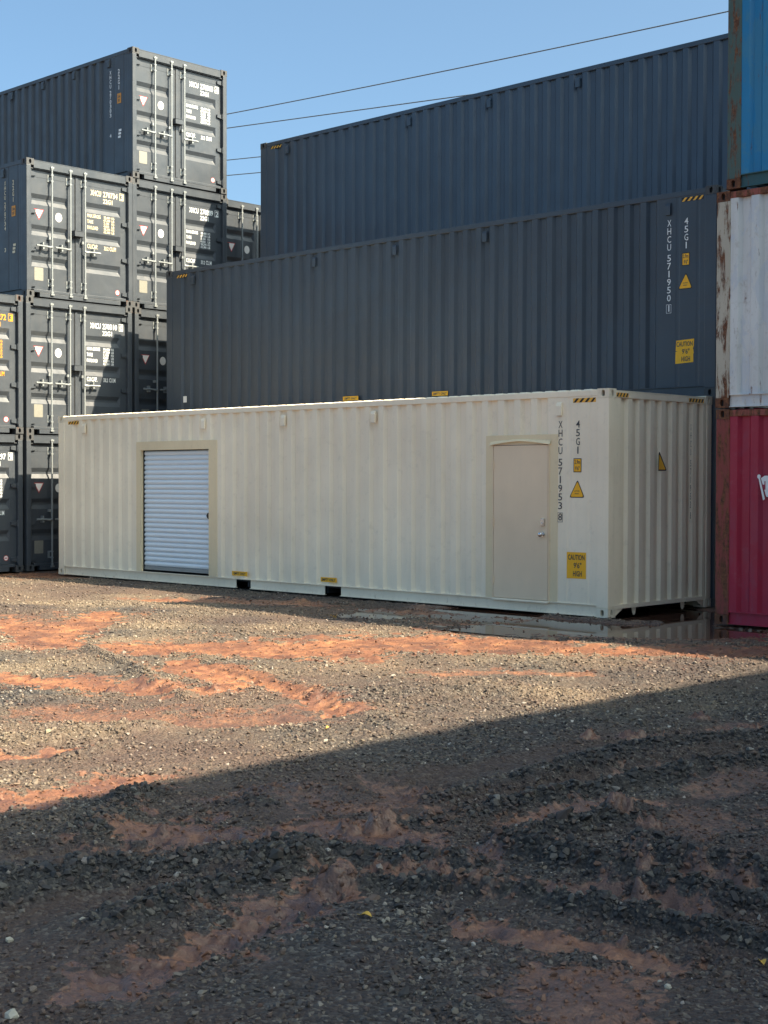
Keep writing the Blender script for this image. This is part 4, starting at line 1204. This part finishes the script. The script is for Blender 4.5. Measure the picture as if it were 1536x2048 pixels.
# ----------------------------------------------------------------------------
# left: 20-foot containers with their doors to the yard
# ----------------------------------------------------------------------------
D20 = make_door_container(dict(paint=GREY, cast=GREYCAST))
gl = 'dark grey 20-foot containers stacked with doors facing the yard'
X20, H20 = -13.203, 2.591
YB = -0.012
spots = [  # x, y, level, number, check, material, label
    (-0.01, YB - 2.53, 0, '270297', '9', None, 'grey 20-foot container marked 70297 at ground level by the left picture edge'),
    (0.01, YB - 2.53, 1, '222272', '3', O_LET, 'grey 20-foot container with orange lettering at the left picture edge'),
    (0.0, YB - 0.018, 0, '270412', '5', None, 'grey 20-foot container at ground level just left of the cream container'),
    (0.0, YB - 0.018, 1, '270310', '0', None, 'grey 20-foot container marked 270310 partly crossed by a slanting shadow'),
    (0.0, YB, 2, '270734', '3', None, 'grey 20-foot container marked 270734 with yellowed weight figures'),
    (-0.02, YB + 2.505, 0, '270518', '1', None, 'grey 20-foot container at ground level hidden behind the cream container end'),
    (-0.02, YB + 2.500, 1, '270633', '7', None, 'grey 20-foot container seen in a narrow gap below the one marked 270289'),
    (-0.02, YB + 2.455, 2, '270289', '2', None, 'grey 20-foot container marked 270289 with a notched shadow on its right door'),
    (0.0, YB + 2.44, 3, '270303', '4', None, 'grey 20-foot container marked 270303 topping the tallest left stack against the sky'),
    (-0.32, YB + 5.02, 0, '270845', '6', None, 'grey 20-foot container at ground level in the rearmost left stack'),
    (-0.32, YB + 5.02, 1, '270871', '4', None, 'grey 20-foot container in the middle of the rearmost left stack'),
    (-0.32, YB + 5.02, 2, '270866', '8', None, 'grey 20-foot container topping the shorter stack left of the tall dark containers'),
]
copies = [D20] + [dup(D20, (0, 0, 0)) for _ in spots[1:]]
YELLOWED = plain('yellowed_lettering', (0.72, 0.62, 0.42), 0.5, 0, 0.15, 30)
for o, (dx, y, lv, num, ck, mt, lab) in zip(copies, spots):
    o.name = 'shipping_container'
    o.location = (X20 + dx, y, lv * H20 + 0.004)
    tag(o, lab, 'shipping container', gl)
    letter_door_container(o, num, ck, mt or (YELLOWED if num == '270734' else None))

# ----------------------------------------------------------------------------
# right: worn stack of three
# ----------------------------------------------------------------------------
def right_box(M, x0, z, lab):
    o = make_shell('shipping_container', L40, 2.591, M, 'closed', flat_zone=(99, 100), first=-0.966 + 0.12, pockets=False)
    o.location = (x0 + L40, 0.333, z); tag(o, lab, 'shipping container', 'weathered containers stacked at the right edge')
    return o
redc = right_box(dict(paint=RED, frame=REDPOST, cast=RUSTCAST, top_rail=RUSTRAIL, bottom_rail=RED), 1.332, 0.004, 'crimson container with white flag emblem at the foot of the right stack')
whitec = right_box(dict(paint=WHITE, frame=WHITEPOST, cast=RUSTCAST, top_rail=RUSTRAIL, bottom_rail=WHITE), 1.322, 2.612, 'rust-streaked white container between the blue and the crimson one')
bluec = right_box(dict(paint=BLUE, frame=BLUEPOST, cast=RUSTCAST, top_rail=BLUERAIL, bottom_rail=BLUERAIL), 1.455, 5.222, 'blue container with a rusted teal post topping the right stack')
for k in range(3):  # unseen row added to stop sun slipping past the right stack
    o = dup(b4, (1.42 + L40, 2.85, H40 * k), 0)
    o.name = 'shipping_container'; o['group'] = 'dark grey containers behind the weathered right stack'
    o['label'] = ['dark grey 40-foot container on the ground behind the crimson one', 'dark grey 40-foot container hidden behind the rust-streaked white one', 'dark grey 40-foot container hidden behind the blue one'][k]
# the white flag emblem on the crimson side
ox, oy = -L40 - 1.332, 0.0
mb = MB(); mb.mat = 0
def P2(x, z): return (x + ox, z - 0.004)
pole = [P2(1.905, 1.760), P2(1.925, 1.765), P2(1.990, 1.520), P2(1.966, 1.505)]
mb.prism(pole, 1, 0.004, 0.0065)
n = 14; mb.prism([P2(1.910 + 0.022 * math.cos(2 * PI * k / n), 1.785 + 0.026 * math.sin(2 * PI * k / n)) for k in range(n)], 1, 0.0035, 0.0062)
mb.prism([P2(1.935, 1.765), P2(1.985, 1.795), P2(2.10, 1.80), P2(2.30, 1.775), P2(2.50, 1.80), P2(2.50, 1.53), P2(2.30, 1.515), P2(2.10, 1.54), P2(2.007, 1.548), P2(1.985, 1.62)], 1, 0.004, 0.0065)
mb.mat = 1
mb.prism([P2(1.953, 1.690), P2(1.990, 1.690), P2(1.990, 1.630), P2(1.975, 1.630), P2(1.962, 1.655)], 1, 0.0025, 0.0036)
mb.prism([P2(1.984, 1.730), P2(1.997, 1.730), P2(1.997, 1.630), P2(1.986, 1.630)], 1, 0.0012, 0.0024)
link('flag_emblem', mb.mesh('flag_emblem', [W_LET, RED]), redc)

# ----------------------------------------------------------------------------
# power lines far behind
# ----------------------------------------------------------------------------
def wire(pts, lab, r=0.036, sag=0.0, ext=1.2):
    (x0, y0, z0), (x1, y1, z1) = pts
    ps = []
    for k in range(61):
        t = -ext + (1 + 2 * ext) * k / 60
        ps.append((x0 + (x1 - x0) * t, y0 + (y1 - y0) * t, z0 + (z1 - z0) * t - sag * 4 * t * (1 - t)))
    mb = MB(); mb.tube(ps, r, 6)
    tag(link('power_line', mb.mesh('power_line', CABLE, smooth=True)), lab, 'power line', 'power lines across the sky')
wire([(-43.27, 30, 19.19), (-16.31, 30, 18.11)], 'topmost power line, reaching the blue container on the right', 0.024, 0.06)
wire([(-43.27, 30, 18.53), (-26.62, 30, 17.25)], 'second power line from the top, dipping behind the tall dark container', 0.024, 0.0)
wire([(-61.03, 45, 22.08), (-57.73, 45, 21.80)], 'third power line down in the gap of sky between the stacks', 0.030, 0.0, 14)
wire([(-61.03, 45, 21.11), (-57.73, 45, 20.83)], 'lowest power line in the gap of sky between the stacks', 0.030, 0.0, 14)

# ----------------------------------------------------------------------------
# a few stones and scraps that stand out
# ----------------------------------------------------------------------------
def gz(x, y): return float(ground_fields(np.array([x]), np.array([y]))[0][0])
for k, (x, y, r, mt, lab) in enumerate([
    (6.51, -12.60, 0.030, STONE_W, 'fist-sized pale stone at the lower left corner of the picture'),
    (7.82, -10.81, 0.013, STONE_W, 'small tan stone just below the clay patch with tyre bars'),
    (7.90, -10.89, 0.017, STONE_W, 'larger tan stone lying below the clay patch with tyre bars'),
    (5.85, -12.20, 0.019, STONE_W, 'white stone in dark gravel near the left edge'),
    (5.86, -11.88, 0.014, STONE_W, 'white chip in dark gravel above the pale fist-sized stone'),
    (2.25, -9.67, 0.036, STONE_T, 'sunlit tan lump on the stony mound at left')]):
    tag(link('loose_stone', rock_mesh('loose_stone', 400 + k, mt, 26, 0.7, r), None, (x, y, gz(x, y) + r * 0.4), (0.2, 0.1, k)), lab, 'stone', 'loose stones that stand out')
for k, (x, y, rz, lab) in enumerate([(6.58, -11.06, 0.4, 'yellowed dry leaf lying on grey gravel in the shade'), (3.36, -8.15, 1.7, 'yellow dry leaf on sunlit gravel by the shadow edge'), (8.02, -10.45, 2.4, 'yellow dry leaf among dark stones at the right edge')]):
    mb = MB(); pr = []
    for i_ in range(9):
        t = i_ / 8; pr.append((t, math.sin(PI * t) ** 0.8 * 0.30))
    for (ta, wa), (tb, wb) in zip(pr, pr[1:]):
        s_ = 0.05
        for q in (1, -1):
            mb.quad((ta * s_, 0, 0.006 * math.sin(PI * ta)), (tb * s_, 0, 0.006 * math.sin(PI * tb)), (tb * s_, q * wb * s_, 0.012 * wb + 0.012 * math.sin(PI * tb)), (ta * s_, q * wa * s_, 0.012 * wa + 0.012 * math.sin(PI * ta)))
    mb.tube([(0, 0, 0.001), (-0.015, 0.003, 0.002)], 0.0007, 4)
    tag(link('dry_leaf', mb.mesh('dry_leaf', LEAF, fix=False), None, (x, y, gz(x, y) + 0.013), (0.1, 0.05, rz)), lab, 'leaf', 'fallen leaves')
